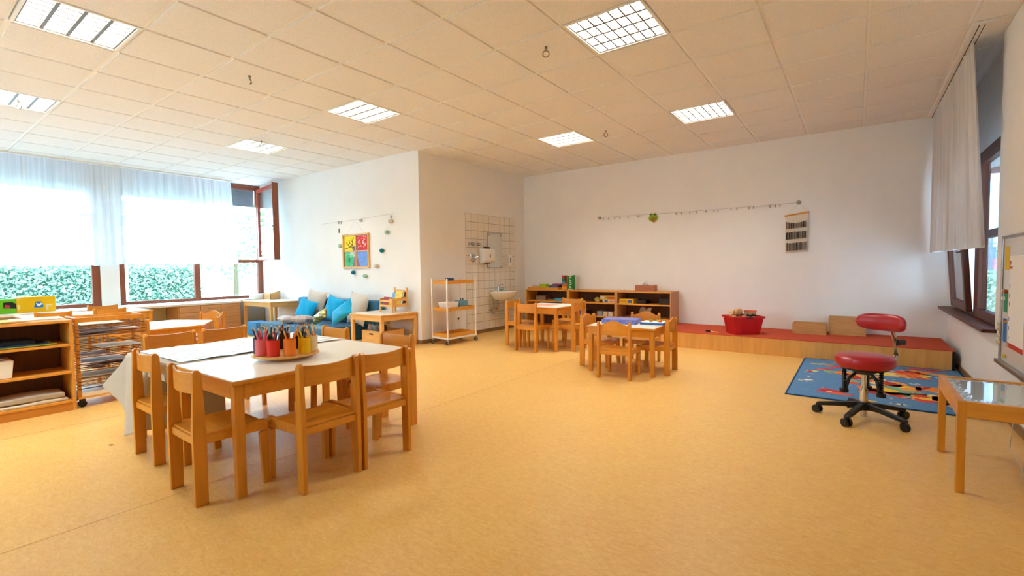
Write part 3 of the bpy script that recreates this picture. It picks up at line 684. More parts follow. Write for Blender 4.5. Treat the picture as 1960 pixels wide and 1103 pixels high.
# ------------------------------------------------------------------ bookcase and paper rack on the left
def shelfunit(name, label, x0, x1, y0, y1, h, levels, axis, plinth=.07, side_m=None):
    # axis 'x': opens towards +X ; 'y': opens towards -Y
    t = thing(name, label, 'shelf', (0, 0, 0)); s = .022; sm = side_m or shelf_m
    if axis == 'x':
        for a in (y0, y1 - s): B().box(x0, a, 0, x1, a + s, h, .002).obj('side', shelf_e, t)
        bx('top', shelf_e, x0, y0 + s, h - s, x1, y1 - s, h, t, .002); bx('back', shelf_back, x0, y0 + s, plinth, x0 + .012, y1 - s, h - s, t)
        for z in levels: bx('shelf_board', shelf_e, x0 + .012, y0 + s, z, x1 - .006, y1 - s, z + .02, t, .002)
        bx('plinth', shelf_m, x1 - .03, y0 + s, 0, x1 - .012, y1 - s, plinth, t)
    else:
        for a in (x0, x1 - s): B().box(a, y0, 0, a + s, y1, h, .002).obj('side', [sm], t)
        bx('top', shelf_e, x0 + s, y0, h - s, x1 - s, y1, h, t, .002); bx('back', shelf_back, x0 + s, y1 - .012, plinth, x1 - s, y1, h - s, t)
        for z in levels: bx('shelf_board', shelf_e, x0 + s, y0 + .006, z, x1 - s, y1 - .012, z + .02, t, .002)
        bx('plinth', shelf_m, x0 + s, y0 + .012, 0, x1 - s, y0 + .03, plinth, t)
    return t
shelfunit('bookcase', 'low dark-backed beech bookcase next to the paper rack', -5.78, -5.42, -.25, 1.03, .78, (.07, .32, .555), 'x')
bs = thing('storage_basket', 'white plastic basket with a grip hole in the bookcase', 'basket', (-5.6, .53, .3405))
b = B(); b.prism([(-.13, 0), (.13, 0), (.145, .145), (-.145, .145)], 'x', -.14, .14, .006); b.obj('body', whitep, bs)
B().cyl((.1405, .0, .105), (.1415, .0, .105), .012, n=16).obj('grip_hole', black, bs)
bx('filling', grey, -.12, -.11, .145, .10, .10, .165, bs, .01)
for k, (dz, c, l, y0, y1, dx) in enumerate(((0, '#c96a2c', 'orange folder lying lowest in the bookcase stack', .3, .82, .0), (.006, '#9aa83a', 'olive green folder in the bookcase stack', .35, .93, .01), (.014, '#17345c', 'dark blue folder on the bookcase stack', .2, .88, .0), (.024, '#101a26', 'black folder lying on top of the bookcase stack', .25, .80, -.02))):
    o = B().box(-5.74 + dx, y0, .5755 + dz, -5.45 + dx, y1, .5755 + dz + (.006, .008, .01, .03)[k], .002).obj('folder', col(c, .5)); tag(o, l, 'folder')
for k, (z0, z1, c, l) in enumerate(((.0905, .118, '#ded6c8', 'cream folded fabric at the bottom of the bookcase'), (.1255, .17, '#b9ad9b', 'taupe folded fabric on the cream one in the bookcase'))):
    b = B(); b.box(-5.70, .42 + k * .08, z0, -5.45, .985 - k * .02, z1, .008)
    bmesh.ops.subdivide_edges(b.bm, edges=b.bm.edges[:], cuts=3, use_grid_fill=True)
    for v in b.bm.verts: v.co.z += .006 * math.sin(v.co.y * 17 + k) * (1 if v.co.z > z0 + .01 else 0)
    tag(b.obj('folded_fabric', mat('fab%d' % k, c, .9, .1, var=.05, scale=(60, 60, 60)), None, True), l, 'fabric')
for k, (y0, y1, z, c, l, rz) in enumerate(((.62, .98, .7805, '#efe9dc', 'white paper pad lying on the bookcase, lowest of the pile', -.1), (.60, .96, .7905, '#eec96a', 'yellow folder lying on the paper pad on the bookcase', .04), (.68, .99, .7975, '#f3efe6', 'white sheet lying on the yellow folder on the bookcase', -.06), (.2, .56, .7805, '#f2eee6', 'white drawing sheet lying alone on the bookcase', .05))):
    h = (.0095, .0065, .002, .002)[k]; w = (y1 - y0) / 2
    tag(B().box(-.13, -w, 0, .13, w, h, .001).obj('paper_pad', mat('pad%d' % k, c, .7, .2), None, False, (-5.59, (y0 + y1) / 2, z), rz), l, 'paper')
rk = thing('paper_rack', 'wheeled drying rack with many dark wire trays beside the bookcase', 'rack', (0, 0, 0))
rx0, rx1, ry0, ry1 = -5.80, -5.46, 1.05, 1.55
for (x, y) in ((rx1 - .03, ry0), (rx1 - .03, ry1 - .025), (rx0, ry0), (rx0, ry1 - .025)): B().box(x, y, .085, x + .03, y + .025, .79, .003).obj('post', beech, rk)
for x in (rx1 - .022, rx0 + .004): bx('top_rail', beech_h, x, ry0 + .025, .745, x + .018, ry1 - .025, .788, rk, .002)
bx('base_board', birch_h, rx0, ry0, .075, rx1, ry1, .095, rk, .003)
bx('base_sheet', whitep, rx0 + .01, ry0 + .026, .096, rx1 - .002, ry1 - .026, .13, rk)
for y in (ry0, ry1 - .025): bx('end_rail', beech_h, rx0 + .03, y, .745, rx1 - .03, y + .02, .788, rk, .002)
tb = B()
for x in [rx0 + .005 + k * (rx1 - rx0 - .005) / 6 for k in (0, 2, 4, 6)]: tb.cyl((x, ry0 - .012 + .018, 0), (x, ry1 - .008, 0), .0028, n=6)
for y in (ry0 + .006, ry0 + .25, ry1 - .008): tb.cyl((rx0 + .004, y, .004), (rx1 + .004, y, .004), .0026, n=6)
tb.box(rx1 - .006, ry0 + .004, -.004, rx1 + .005, ry1 - .004, .003)
trm = tb.mesh('wire_tray', slat_m)
for k in (0, 1, 2, 3, 5, 6, 7, 9, 10, 11, 13, 15, 16, 17, 18): link('wire_tray', trm, rk, (0, 0, .165 + k * .0305))
for (x, y) in ((rx1 - .03, ry0 + .03), (rx1 - .03, ry1 - .03), (rx0 + .03, ry0 + .03), (rx0 + .03, ry1 - .03)):
    w_ = B().cyl((x - .012, y, .03), (x + .012, y, .03), .03, n=16); w_.box(x - .016, y - .02, .05, x + .016, y + .02, .075, .003); w_.obj('castor', black, rk, True)
rr = random.Random(5)
for k, (lv, y0, y1, c) in enumerate(((18, 1.09, 1.40, '#e8e2d8'), (16, 1.10, 1.52, '#d9d3d0'), (15, 1.09, 1.35, '#cfd3d8'), (11, 1.22, 1.52, '#e4e2de'), (9, 1.10, 1.30, '#b9c2d8'), (7, 1.10, 1.42, '#dcdde0'), (6, 1.22, 1.46, '#5b5a70'), (5, 1.16, 1.26, '#dcae90'), (3, 1.09, 1.50, '#ead9b8'))):
    z = .165 + lv * .0305 + .0075
    def fn(u, v): return (-5.78 + u * .325, y0 + v * (y1 - y0), z + .004 * math.sin(v * 5 + k) ** 2 + (.006 * u * math.sin(v * 3)) ** 2)
    tag(B().grid(fn, 5, 8).obj('drawing_sheet', mat('sheet%d' % k, c, .8, .2, var=.12, scale=(14, 14, 14)), None, True),
        ('white child drawing on the top tray of the paper rack', 'pinkish sheet on the second tray of the paper rack', 'pale grey sheet on an upper tray of the paper rack', 'white sheet sticking out halfway up the paper rack', 'pale blue sheet in the middle of the paper rack', 'white sheet below the blue one in the paper rack', 'dark blue sheet in the lower paper rack', 'skin-coloured sheet in the lower paper rack', 'cream sheet on the lowest filled tray of the paper rack')[k], 'paper')

# ------------------------------------------------------------------ window corner: desk things, couch, cushions
bx_ = thing('file_box', 'open wooden box with papers on the desk by the window', 'box', (-9.93 + .25, 4.90, .593))
b = B(); b.box(-.14, -.10, 0, .14, .10, .012); b.box(-.14, -.10, .012, .14, -.09, .12); b.box(-.14, .09, .012, .14, .10, .17); b.prism([(-.10, .012), (.10, .012), (.10, .17), (-.10, .12)], 'x', -.14, -.13); b.prism([(-.10, .012), (.10, .012), (.10, .17), (-.10, .12)], 'x', .13, .14)
b.obj('body', crate_w, bx_)
for k in range(6): bx('card', paper, -.12, -.07 + k * .025, .013, .12, -.066 + k * .025, .14 + .01 * (k % 3), bx_)
tag(bx('white_folder_box', whitep, -10.05, 4.62, .593, -9.85, 4.98, .70, None, .004), 'plain white box next to the wooden file box', 'box')
cch = thing('foam_couch', 'blue foam couch with low mattress and back pads along the wall', 'couch', (0, 0, 0))
B().box(-8.70, 4.16, .0, -6.72, 5.06, .25, .02).obj('mattress', blue_f, cch, True)
tag(B().box(-9.05, 4.10, 0, -8.705, 4.37, .245, .02).obj('foam_block', mat('window_lit_blue_fabric', '#4f8fc4', .9, .15, var=.05, scale=(100, 100, 100)), None, True), 'blue foam block, coloured as if window-lit, in front of the desk leg', 'foam block')  # fabric coloured brighter to carry the light from the window
for a in ((-8.70, -7.48), (-7.46, -6.30)): B().box(a[0], 4.90, .252, a[1], 5.065, .66, .03).obj('back_pad', blue_f, cch, True)
def pillow(name, label, loc, rot, w, h, t, m, sag=.12, cat='cushion', group=None):
    def side(sgn):
        def fn(u, v):
            a, b_ = 2 * u - 1, 2 * v - 1
            e = max(0, (1 - abs(a) ** 3) * (1 - abs(b_) ** 3)) ** .55
            px = a * (1 - sag * (1 - b_ * b_) * abs(a) ** 2); py = b_ * (1 - sag * (1 - a * a) * abs(b_) ** 2)
            return (px * w / 2, sgn * (t / 2 * e) + .008 * math.sin(7 * a + 5 * b_) * e, py * h / 2)
        return fn
    b = B(); b.grid(side(1), 14, 14); b.grid(side(-1), 14, 14); bmesh.ops.remove_doubles(b.bm, verts=b.bm.verts[:], dist=.0008)
    return tag(b.obj(name, m, None, True, loc, 0, rot), label, cat, group)
pillow('cushion', 'beige square cushion leaning on the couch next to the desk', (-7.93, 4.80, .56), (R(-10), R(8), R(6)), .50, .52, .15, beige_f)
pillow('cushion', 'beige square cushion leaning on the couch near the side table', (-6.66, 4.78, .53), (R(-10), R(4), R(-6)), .54, .54, .15, beige_f)
pillow('cushion', 'turquoise cushion leaning on the beige cushion by the desk', (-7.90, 4.60, .479), (R(-20), R(14), R(6)), .44, .38, .14, turq)
pillow('cushion', 'turquoise cushion upright against the back pad in the couch middle', (-7.28, 4.74, .506), (R(-16), R(12), R(4)), .44, .44, .14, turq)
pillow('cushion', 'turquoise cushion tilted on its corner beside the side table', (-6.62, 4.45, .497), (R(-14), R(-24), R(-4)), .64, .26, .13, turq)
seq = mat('gold_sequins', '#e2cf74', .25, .6, metal=.3, col2='#0c0a08', scale=(22, 8, 22), detail=2)
pillow('cushion', 'black and gold sequin cushion on the couch', (-7.18, 4.42, .405), (R(-24), R(-24), R(0)), .40, .17, .12, seq)
silv = mat('grey_print_fabric', '#c2c4c0', .8, .2, col2='#a98f8a', scale=(16, 16, 16))
pillow('cushion', 'grey plush cushion lying flat on the couch', (-7.60, 4.37, .337), (R(80), R(0), R(20)), .36, .30, .14, silv)
pillow('cushion', 'grey printed cushion lying at the couch end by the desk', (-8.02, 4.32, .324), (R(84), R(0), R(-10)), .34, .28, .12, mat('grey_print2', '#cfc9c6', .8, .2, col2='#b8aeb0', scale=(20, 20, 20)))
def blanket(u, v):
    a, c = 2 * u - 1, 2 * v - 1; e = max(0, 1 - a ** 4) * max(0, 1 - c ** 4)
    return (-7.02 + a * .28, 4.255 + c * .075, .253 + e * (.04 + .012 * math.sin(u * 21 + v * 4)))
tag(B().grid(blanket, 24, 12).obj('folded_blanket', mat('blanket', '#6fa0b0', .9, .1, col2='#4f8296', scale=(30, 30, 30)), None, True), 'pale blue blanket crumpled on the couch front', 'blanket')
# toy box under the side table
tb_ = thing('toy_box', 'wooden box with grip holes holding soft toys under the side table', 'box', (-5.90, 4.68, 0))
W_, D_, H_ = .225, .22, .25
bx('bottom', birch_h, -W_, -D_, 0, W_, D_, .012, tb_)
for a in ((-W_, -D_, W_, -D_ + .012), (-W_, D_ - .012, W_, D_), (-W_, -D_ + .012, -W_ + .012, D_ - .012), (W_ - .012, -D_ + .012, W_, D_ - .012)): bx('panel', birch_h, a[0], a[1], .012, a[2], a[3], H_, tb_)
bx('grip_hole', black, -.045, -D_ - .001, .19, .045, -D_ + .001, .213, tb_)
for x, y, c, cn in ((-.14, -.10, '#c8bfb4', 'grey-white soft toy bear with round ears in the toy box'), (0, -.125, '#8fa3a8', 'blue-grey soft toy in the toy box'), (.04, .05, '#d6b58c', 'sandy soft toy in the toy box'), (.12, -.06, '#4a3a36', 'dark brown soft toy in the toy box')):
    s = thing('soft_toy', cn, 'soft toy', (-5.90 + x, 4.68 + y, .20)); m = mat('plush' + c, c, .95, .1, var=.1, scale=(60, 60, 60))
    B().sphere((0, 0, 0), .06, (1, .9, 1.1)).obj('body', m, s, True); B().sphere((0, -.02, .09), .045).obj('head', m, s, True)
    for e in (-1, 1): B().sphere((e * .035, -.015, .125), .017, n=8).obj('ear', m, s, True); B().sphere((e * .015, -.06, .1), .005, n=6).obj('eye', black, s)
# book stand on the side table
st = thing('book_stand', 'little light wood stand with two sloping rows for picture books', 'stand', (-5.80, 4.82, .511), R(-4))
for s in (-1, 1):
    x = s * .155
    B().prism([(-.15, 0), (-.125, 0), (-.12, .20), (-.145, .21)], 'x', x - .008, x + .008).obj('front_post', birch, st)
    B().prism([(.13, 0), (.155, 0), (.15, .37), (.125, .38)], 'x', x - .008, x + .008).obj('rear_post', birch, st)
    for z in (.09, .175): bx('side_rail', birch_h, x - .006, -.135, z, x + .006, .135, z + .045, st)
for y, z in ((-.135, .165), (-.135, .09), (.13, .31), (.13, .20)): bx('cross_rail', birch_h, -.148, y - .007, z, .148, y + .007, z + .03, st)
bx('ledge', birch_h, -.148, -.12, .085, .148, .12, .095, st)
def pbook(x, y, z, w, h, c, l, tilt=-18, par=None):
    return tag(B().box(-w / 2, -.006, 0, w / 2, .006, h, .001).obj('picture_book', mat('bk' + c, c, .5, .3, var=.25, scale=(16, 16, 16)), None, False, (x, y, z), 0, (R(tilt), 0, R(-4))), l, 'book')
pbook(-5.88, 4.87, .61, .15, .21, '#7fa8cc', 'pale blue picture book in the book stand')
pbook(-5.77, 4.845, .61, .17, .235, '#f0c653', 'yellow picture book in the book stand')
pbook(-5.90, 4.745, .608, .13, .14, '#b0505a', 'small dark red picture book in the front row of the stand', -10)
pbook(-5.76, 4.735, .608, .14, .11, '#eab640', 'small amber picture book in the front row of the stand', -10)
pbook(-5.70, 4.93, .61, .07, .22, '#5a4436', 'dark brown picture book at the end of the stand', -14)

# picture, wire, felt balls on the picture wall
pc = thing('wall_picture', 'wooden frame with four coloured painted season panels on the wall', 'picture', (-7.07, YC, 0))
for a in ((-.37, 1.20, -.345, 1.80), (.345, 1.20, .37, 1.80)): bx('frame_bar', birch, a[0], -.035, a[1], a[2], -.003, a[3], pc, .002)
for a in ((1.20, 1.225), (1.775, 1.80)): bx('frame_bar', birch_h, -.345, -.033, a[0], .345, -.003, a[1], pc, .002)
bx('cross_bar', birch, -.008, -.02, 1.225, .008, -.012, 1.775, pc); bx('cross_bar', birch_h, -.345, -.02, 1.49, .345, -.012, 1.506, pc)
for n, (x0, z0, c) in {'a': (-.335, 1.51, '#f0dd4a'), 'b': (.01, 1.51, '#d24a50'), 'c': (-.335, 1.235, '#6fcf9a'), 'd': (.01, 1.235, '#7da3e6')}.items():
    bx('panel', mat('pp' + n, c, .8, .1, var=.12, scale=(20, 20, 20)), x0, -.011, z0, x0 + .325, -.005, z0 + .255, pc)
tw = B()
for pts in (((-.02, 1.53), (-.10, 1.60), (-.09, 1.70), (-.06, 1.74)), ((-.06, 1.56), (-.2, 1.60), (-.27, 1.66)), ((-.1, 1.60), (-.17, 1.64), (-.19, 1.69)), ((-.13, 1.585), (-.24, 1.56), (-.3, 1.55)), ((-.09, 1.66), (-.14, 1.69), (-.13, 1.73))):
    tw.tube([(x, -.013, z) for x, z in pts], .006, 5)
tw.obj('twigs', col('#4a3a1e'), pc)
B().prism([(-.20 + .11 * math.cos(a * PI / 10), 1.345 + .10 * math.sin(a * PI / 10)) for a in range(20)], 'y', -.0135, -.0115).obj('leaf_disc', col('#3fb878'), pc)
B().prism([(-.20 + .035 * math.cos(a * PI / 8), 1.345 + .045 * math.sin(a * PI / 8)) for a in range(16)], 'y', -.0145, -.0136).obj('disc_centre', col('#1e8a4a'), pc)
B().prism([(-.11, 1.235), (.10, 1.235), (.02, 1.42), (.06, 1.56), (-.02, 1.60), (-.12, 1.56), (-.05, 1.44)], 'y', -.0118, -.0112).obj('trunk', col('#8a6a80'), pc)
dt = B()
for k in range(26):
    dt.sphere((random.uniform(.05, .31), -.012, random.uniform(1.56, 1.75)), random.uniform(.008, .018), (1, .2, 1), 6)
dt.obj('petals', col('#f0b8a8'), pc)
dt = B()
for k in range(26): dt.sphere((random.uniform(-.18, -.02), -.0125, random.uniform(1.41, 1.49)), random.uniform(.006, .012), (1, .2, 1), 6)
dt.obj('petals', paper, pc)
B().tube([(-.25, -.02, 1.80), (.0, -.012, 2.03), (.25, -.02, 1.80)], .0015, 4).obj('string', cord_m, pc)
wv = thing('picture_wire', 'thin steel wire with clips stretched above the painted picture', 'wire', (0, YC - .015, 0))
B().tube([(-8.08, 0, 2.03), (-7.0, 0, 2.045), (-6.05, 0, 2.075)], .0016, 4).obj('cable', steel, wv)
for x in (-7.55, -7.48, -6.93, -6.88, -6.12): B().box(x - .008, -.006, 2.0, x + .008, .004, 2.05, .002).obj('clip', grey, wv)
tag(B().box(-7.57, YC - .02, 1.84, -7.545, YC - .003, 1.92, .003).obj('hanging_clip', grey), 'grey clip hanging on the wall left alone beside the picture', 'clip')
for x, z, c, cn in ((-6.106, 1.952, '#d8cbb8', 'cream felt ball highest on the garland'), (-6.203, 1.779, '#9cc4a8', 'mint felt ball on the garland below the highest cream one'), (-6.346, 1.485, '#1f7a80', 'dark teal felt ball beside the picture'), (-6.509, 1.23, '#dccdb6', 'cream felt ball low on the garland'), (-6.806, 1.069, '#a9cdb0', 'mint felt ball lowest on the garland'), (-7.134, 1.126, '#22707a', 'dark teal felt ball below the picture'), (-7.495, 1.605, '#a8c8b0', 'mint felt ball at the edge of the yellow panel')):
    tag(B().sphere((0, 0, 0), .042, (1, .9, .85), 14).obj('felt_ball', mat('felt' + c, c, .95, .1, var=.12, scale=(60, 60, 60)), None, True, (x, YC - .037, z)), cn, 'felt ball', 'felt balls of the garland on the picture wall')

# ------------------------------------------------------------------ trolley
tr = thing('serving_trolley', 'white metal trolley with three wooden trays by the sink wall', 'trolley', (-5.175, 5.515, 0), R(-4))
tw_, td_ = .175, .305
for sx in (-1, 1):
    for sy in (-1, 1):
        x, y = sx * tw_, sy * td_
        B().box(x - .011, y - .011, .085, x + .011, y + .011, 1.02, .003).obj('post', white_metal, tr)
        c = B().cyl((x - .012, y, .032), (x + .012, y, .032), .032, n=18); c.obj('wheel', dark, tr, True)
        c = B().cyl((x - .014, y, .032), (x + .014, y, .032), .02, n=14); c.obj('wheel_hub', grey, tr, True)
        B().box(x - .018, y - .012, .055, x + .018, y + .012, .085, .003).obj('castor_fork', grey, tr)
for sx in (-1, 1): bx('base_bar', white_metal, sx * tw_ - .011, -td_ + .011, .088, sx * tw_ + .011, td_ - .011, .112, tr, .002)
for sy in (-1, 1): bx('base_bar', white_metal, -tw_ + .011, sy * td_ - .011, .088, tw_ - .011, sy * td_ + .011, .112, tr, .002)
for z in (.115, .52, .935):
    k = B(); a, b_ = tw_ - .012, td_ - .012
    k.box(-a, -b_, z, a, b_, z + .01)
    for q in ((-a, -b_, a, -b_ + .012), (-a, b_ - .012, a, b_), (-a, -b_ + .012, -a + .012, b_ - .012), (a - .012, -b_ + .012, a, b_ - .012)): k.box(q[0], q[1], z + .01, q[2], q[3], z + .055)
    k.obj('tray', shelf_e, tr)
dish = thing('white_dish', 'white angular plastic dish on the trolley middle tray', 'dish', (-5.17, 5.38, .531))
B().prism([(-.08, 0), (.08, 0), (.12, .12), (-.12, .12)], 'x', -.11, .11, .004).obj('bowl', whitep, dish)
tag(B().box(-.07, -.09, 0, .07, .09, .135, .01).obj('blue_tub', mat('blue_tub', '#6aa6bd', .35, .4), None, False, (-5.13, 5.63, .531)), 'light blue plastic tub on the trolley middle tray', 'tub')
for k in range(2): tag(B().cyl((0, 0, 0), (0, 0, .03), .008, n=8).obj('black_piece', black, None, False, (-5.13 + k * .02, 5.62 + k * .03, .667)), 'small black piece standing on the blue tub', 'toy', 'black pieces on the blue tub')  # two small black cylinders of no known kind
tag(B().box(-.03, -.07, 0, .03, .07, .082, .006).obj('blue_case', mat('blue_case', '#23497c', .5, .3), None, False, (-5.12, 5.36, .946)), 'dark blue case lying in the top tray of the trolley', 'case')

# ------------------------------------------------------------------ tiled sink area
wt = bpy.data.objects['wall_alcove']
bx('grout', grout, XC, 6.14, .06, XC + .004, 7.585, 2.135, wt)
tm_ = B().box(0, -.0765, -.0705, .0085, .0765, .0705, .0015, seg=1).mesh('wall_tile', wtile)
for c in range(9):
    for r in range(14): link('wall_tile', tm_, wt, (XC, 6.14 + (c + .5) * .16055, .06 + (r + .5) * .1482))
XT = XC + .009
mr = thing('wall_mirror', 'frameless rectangular mirror clipped to the tiled wall', 'mirror', (XT, 0, 0))
bx('mirror_glass', mirror_m, .004, 6.73, 1.18, .009, 7.17, 1.815, mr)
bx('edge', dark, .002, 6.725, 1.175, .0038, 7.175, 1.82, mr)
for y in (6.78, 7.12):
    for z in (1.775, 1.185): B().box(.003, y - .008, z - .01, .014, y + .008, z + .03, .002).obj('mirror_clip', steel, mr)
pt = thing('towel_dispenser', 'white paper towel dispenser with a dark slot beside the mirror', 'dispenser', (XT + .0145, 6.63, 1.25))
B().prism([(0, .0), (.10, .035), (.13, .06), (.13, .24), (.11, .275), (0, .275)], 'y', -.15, .15, .01).obj('body', whitep, pt)
bx('level_window', black, .131, -.012, .11, .1325, .012, .17, pt); bx('outlet', dark, .03, -.05, .003, .09, .05, .013, pt)
tag(B().box(-.03, -.06, 0, .03, .06, .03, .008).obj('black_case', black, None, False, (XT + .07, 6.62, 1.526)), 'small black case on top of the towel dispenser', 'case')
sd = thing('soap_dispenser', 'narrow white soap dispenser with dark sight slot right of the mirror', 'dispenser', (XT, 7.31, 1.19))
B().prism([(0, 0), (.06, 0), (.095, .03), (.10, .20), (.08, .235), (0, .235)], 'y', -.055, .055, .008).obj('body', whitep, sd); bx('sight_slot', black, .1, -.012, .075, .1015, .012, .175, sd)
vl = thing('shower_valve', 'round chrome wall valve with lever on the tiles', 'valve', (XT, 6.315, 1.36))
MX = Matrix.Rotation(PI / 2, 4, 'Y')
B().lathe([(.085, 0), (.085, .006), (.07, .018), (.045, .02), (.042, .05), (.02, .06)], 24, M=MX).obj('rosette', chrome, vl, True)
B().cyl((.05, 0, 0), (.075, .05, .02), .008, n=8).obj('lever', chrome, vl)
tp = thing('wall_tap', 'chrome wall tap with two dark handles above the valve', 'tap', (XT, 6.35, 1.60))
B().cyl((.04, -.13, 0), (.04, .12, 0), .018, n=12).obj('pipe', chrome, tp, True)
for y in (-.13, -.01): B().cyl((0, y, 0), (.05, y, 0), .03, .02, 14).obj('flange', chrome, tp, True)
for y in (-.06, .10): B().cyl((.03, y - .03, 0), (.03, y + .03, 0), .026, .02, 10).obj('handle', dark, tp, True)
sk = thing('wash_basin', 'white ceramic wash basin on the tiled wall', 'basin', (XT, 6.93, 0))
def basin():
    b = B(); n = 32
    def ring(r, z, dx=0): 
        out = []
        for k in range(n):
            a = 2 * PI * k / n; x = math.cos(a); y = math.sin(a)
            px = .21 + dx + .215 * r * (abs(x) ** .75) * (1 if x > 0 else -1); py = .275 * r * (abs(y) ** .8) * (1 if y > 0 else -1)
            out.append(b.bm.verts.new((max(.0, px), py, z)))
        return out
    rs = [ring(.42, .585, -.03), ring(.62, .60, -.02), ring(.86, .66), ring(.97, .715), ring(1.0, .735), ring(.97, .745), ring(.82, .742, .015), ring(.74, .70, .02), ring(.5, .645, .01), ring(.12, .635, 0)]
    for a, c in zip(rs, rs[1:]):
        for k in range(n): b.bm.faces.new((a[k], a[(k + 1) % n], c[(k + 1) % n], c[k]))
    b.bm.faces.new(rs[0]); b.bm.faces.new(rs[-1]); return b
basin().obj('bowl', ceram, sk, True)
fx = thing('basin_mixer', 'chrome single lever mixer tap standing on the basin', 'tap', (XT + .075, 6.95, .746))
B().lathe([(.026, 0), (.024, .06), (.022, .09), (.012, .095)], 16).obj('body', chrome, fx, True)
B().tube([(.01, 0, .05), (.06, 0, .06), (.12, 0, .05)], .011, 8).obj('spout', chrome, fx, True); B().tube([(0, 0, .095), (.02, .01, .115), (.09, .02, .125)], .007, 6).obj('lever', chrome, fx, True)
tag(B().sphere((0, 0, 0), .035, (1.1, 1.5, .6)).obj('blue_sponge', mat('sponge', '#8fc0c4', .7, .2), None, True, (XT + .06, 7.06, .768)), 'pale blue soap piece on the basin rim', 'soap')
tag(B().box(-.02, -.04, 0, .02, .04, .012, .005).obj('soap_bar', mat('soap2', '#7fb8bd', .6, .2), None, True, (XT + .06, 6.75, .7465)), 'blue-green soap bar at the basin corner', 'soap')
pp = thing('drain_pipes', 'chrome drain trap and water valves under the wash basin', 'pipes', (XT, 6.93, 0))
B().tube([(.20, .05, .59), (.20, .05, .36), (.20, .05, .31)], .017, 10).obj('drain', chrome, pp, True); B().cyl((.20, .05, .25), (.20, .05, .36), .03, n=14).obj('trap', chrome, pp, True)
B().tube([(.20, .05, .33), (.10, -.02, .34), (.0, -.08, .345)], .014, 8).obj('outlet', chrome, pp, True)
for y in (-.16, -.02): B().tube([(.10, y, .59), (.10, y, .47), (.06, y, .42)], .006, 6).obj('supply', steel, pp, True)
for y, z in ((-.18, .40), (-.10, .34), (-.02, .42)):
    B().cyl((0, y, z), (.07, y, z), .014, n=10).cyl((.05, y - .03, z), (.05, y + .03, z), .02, n=10).obj('stop_valve', chrome, pp, True)
so = thing('wall_socket', 'small wall socket behind the trolley', 'socket', (XC, 5.92, .32)); B().box(0, -.04, -.04, .01, .04, .04, .004).obj('plate', whitep, so); B().cyl((.0101, 0, 0), (.0112, 0, 0), .02, n=16).obj('recess', dark, so)

# ------------------------------------------------------------------ toy shelves at the back wall
SH = [(-5.165, -4.245), (-4.24, -3.315), (-3.31, -2.37)]
for k, (a, b_) in enumerate(SH):
    shelfunit('toy_shelf', ('beech toy shelf in the corner beside the wash basin', 'middle beech toy shelf of the three at the back wall', 'beech toy shelf next to the red podium')[k], a, b_, 7.525, 7.92, .755, (.06, .29, .525), 'y', .06, shelf_side if k == 2 else shelf_e)
def cbox(name, c, x0, y0, z0, x1, y1, z1, label, cat='box', c2=None, stripe=None, var=0, g=None):
    m = mat('bx' + c + str(var), c, .5, .3, var=var, scale=(22, 22, 22)) if var else col(c)
    if not stripe: return tag(bx(name, m, x0, y0, z0, x1, y1, z1, None, .003), label, cat, g)
    t = thing(name, label, cat, ((x0 + x1) / 2, (y0 + y1) / 2, z0)); w, d, h = (x1 - x0) / 2, (y1 - y0) / 2, z1 - z0
    bx('body', m, -w, -d, 0, w, d, h, t, .003)
    for (u0, u1, v0, v1, cc) in stripe: bx('print', col(cc), -w + u0 * 2 * w, -d - .0012, v0 * h, -w + u1 * 2 * w, -d - .0002, v1 * h, t)
    return t
ty = thing('wooden_tray', 'flat wooden tray with small toys on the corner shelf', 'tray', (-4.80, 7.70, .756))
bx('base', shelf_e, -.34, -.15, 0, .34, .15, .01, ty)
for a in ((-.34, -.15, .34, -.138), (-.34, .138, .34, .15), (-.34, -.138, -.328, .138), (.328, -.138, .34, .138)): bx('rim', shelf_e, a[0], a[1], .01, a[2], a[3], .04, ty)
B().tube([(-.33, 0, .04), (-.25, 0, .075), (-.17, 0, .04)], .008, 6).obj('grip', shelf_e, ty)
cbox('lime_box', '#b3cf2a', -4.92, 7.62, .767, -4.77, 7.74, .855, 'lime green box in the wooden tray')
cbox('game_box', '#3567a8', -4.70, 7.60, .767, -4.50, 7.80, .835, 'blue game box in the wooden tray', stripe=[(.5, .95, .2, .7, '#a8506a')])
cbox('game_box', '#b64a66', -4.64, 7.64, .8355, -4.47, 7.78, .862, 'raspberry flat box on the blue game box')
cbox('tall_box', '#e8a23a', -4.425, 7.63, .7565, -4.325, 7.73, 1.02, 'tall box in red, green, blue and orange on the toy shelf', stripe=[(0, .6, .80, 1, '#c8292c'), (.6, 1, .45, 1, '#4a2038'), (0, .6, .58, .80, '#0f7a48'), (0, .75, .36, .58, '#6f86b0'), (0, 1, .22, .36, '#d9622a')])
tg = thing('tall_green_box', 'tall green box with white lettering on the toy shelf', 'box', (-4.25, 7.68, .7565)); bx('body', col('#1f7d2e'), -.052, -.05, 0, .052, .05, .27, tg, .003)
cu = bpy.data.curves.new('lettering', 'FONT'); cu.body = 'KAPLA'; cu.size = .075; cu.extrude = .0005; cu.align_x = 'CENTER'; cu.align_y = 'CENTER'
co = bpy.data.objects.new('lettering', cu); COL.objects.link(co); cu.materials.append(paper)
bpy.context.view_layer.update(); _me = bpy.data.meshes.new_from_object(co.evaluated_get(bpy.context.evaluated_depsgraph_get())); bpy.data.objects.remove(co)
link('lettering', _me, tg, (0, -.0515, .135), 0, (PI / 2, PI / 2, 0))
for z in (.0, .252): bx('band', col('#cfe3b0'), -.0525, -.0515, z, .0525, -.0502, z + .018, tg)
tis = thing('tissue_box', 'reddish wooden tissue box with white tissue on the toy shelf', 'tissue box', (-2.84, 7.68, .756))
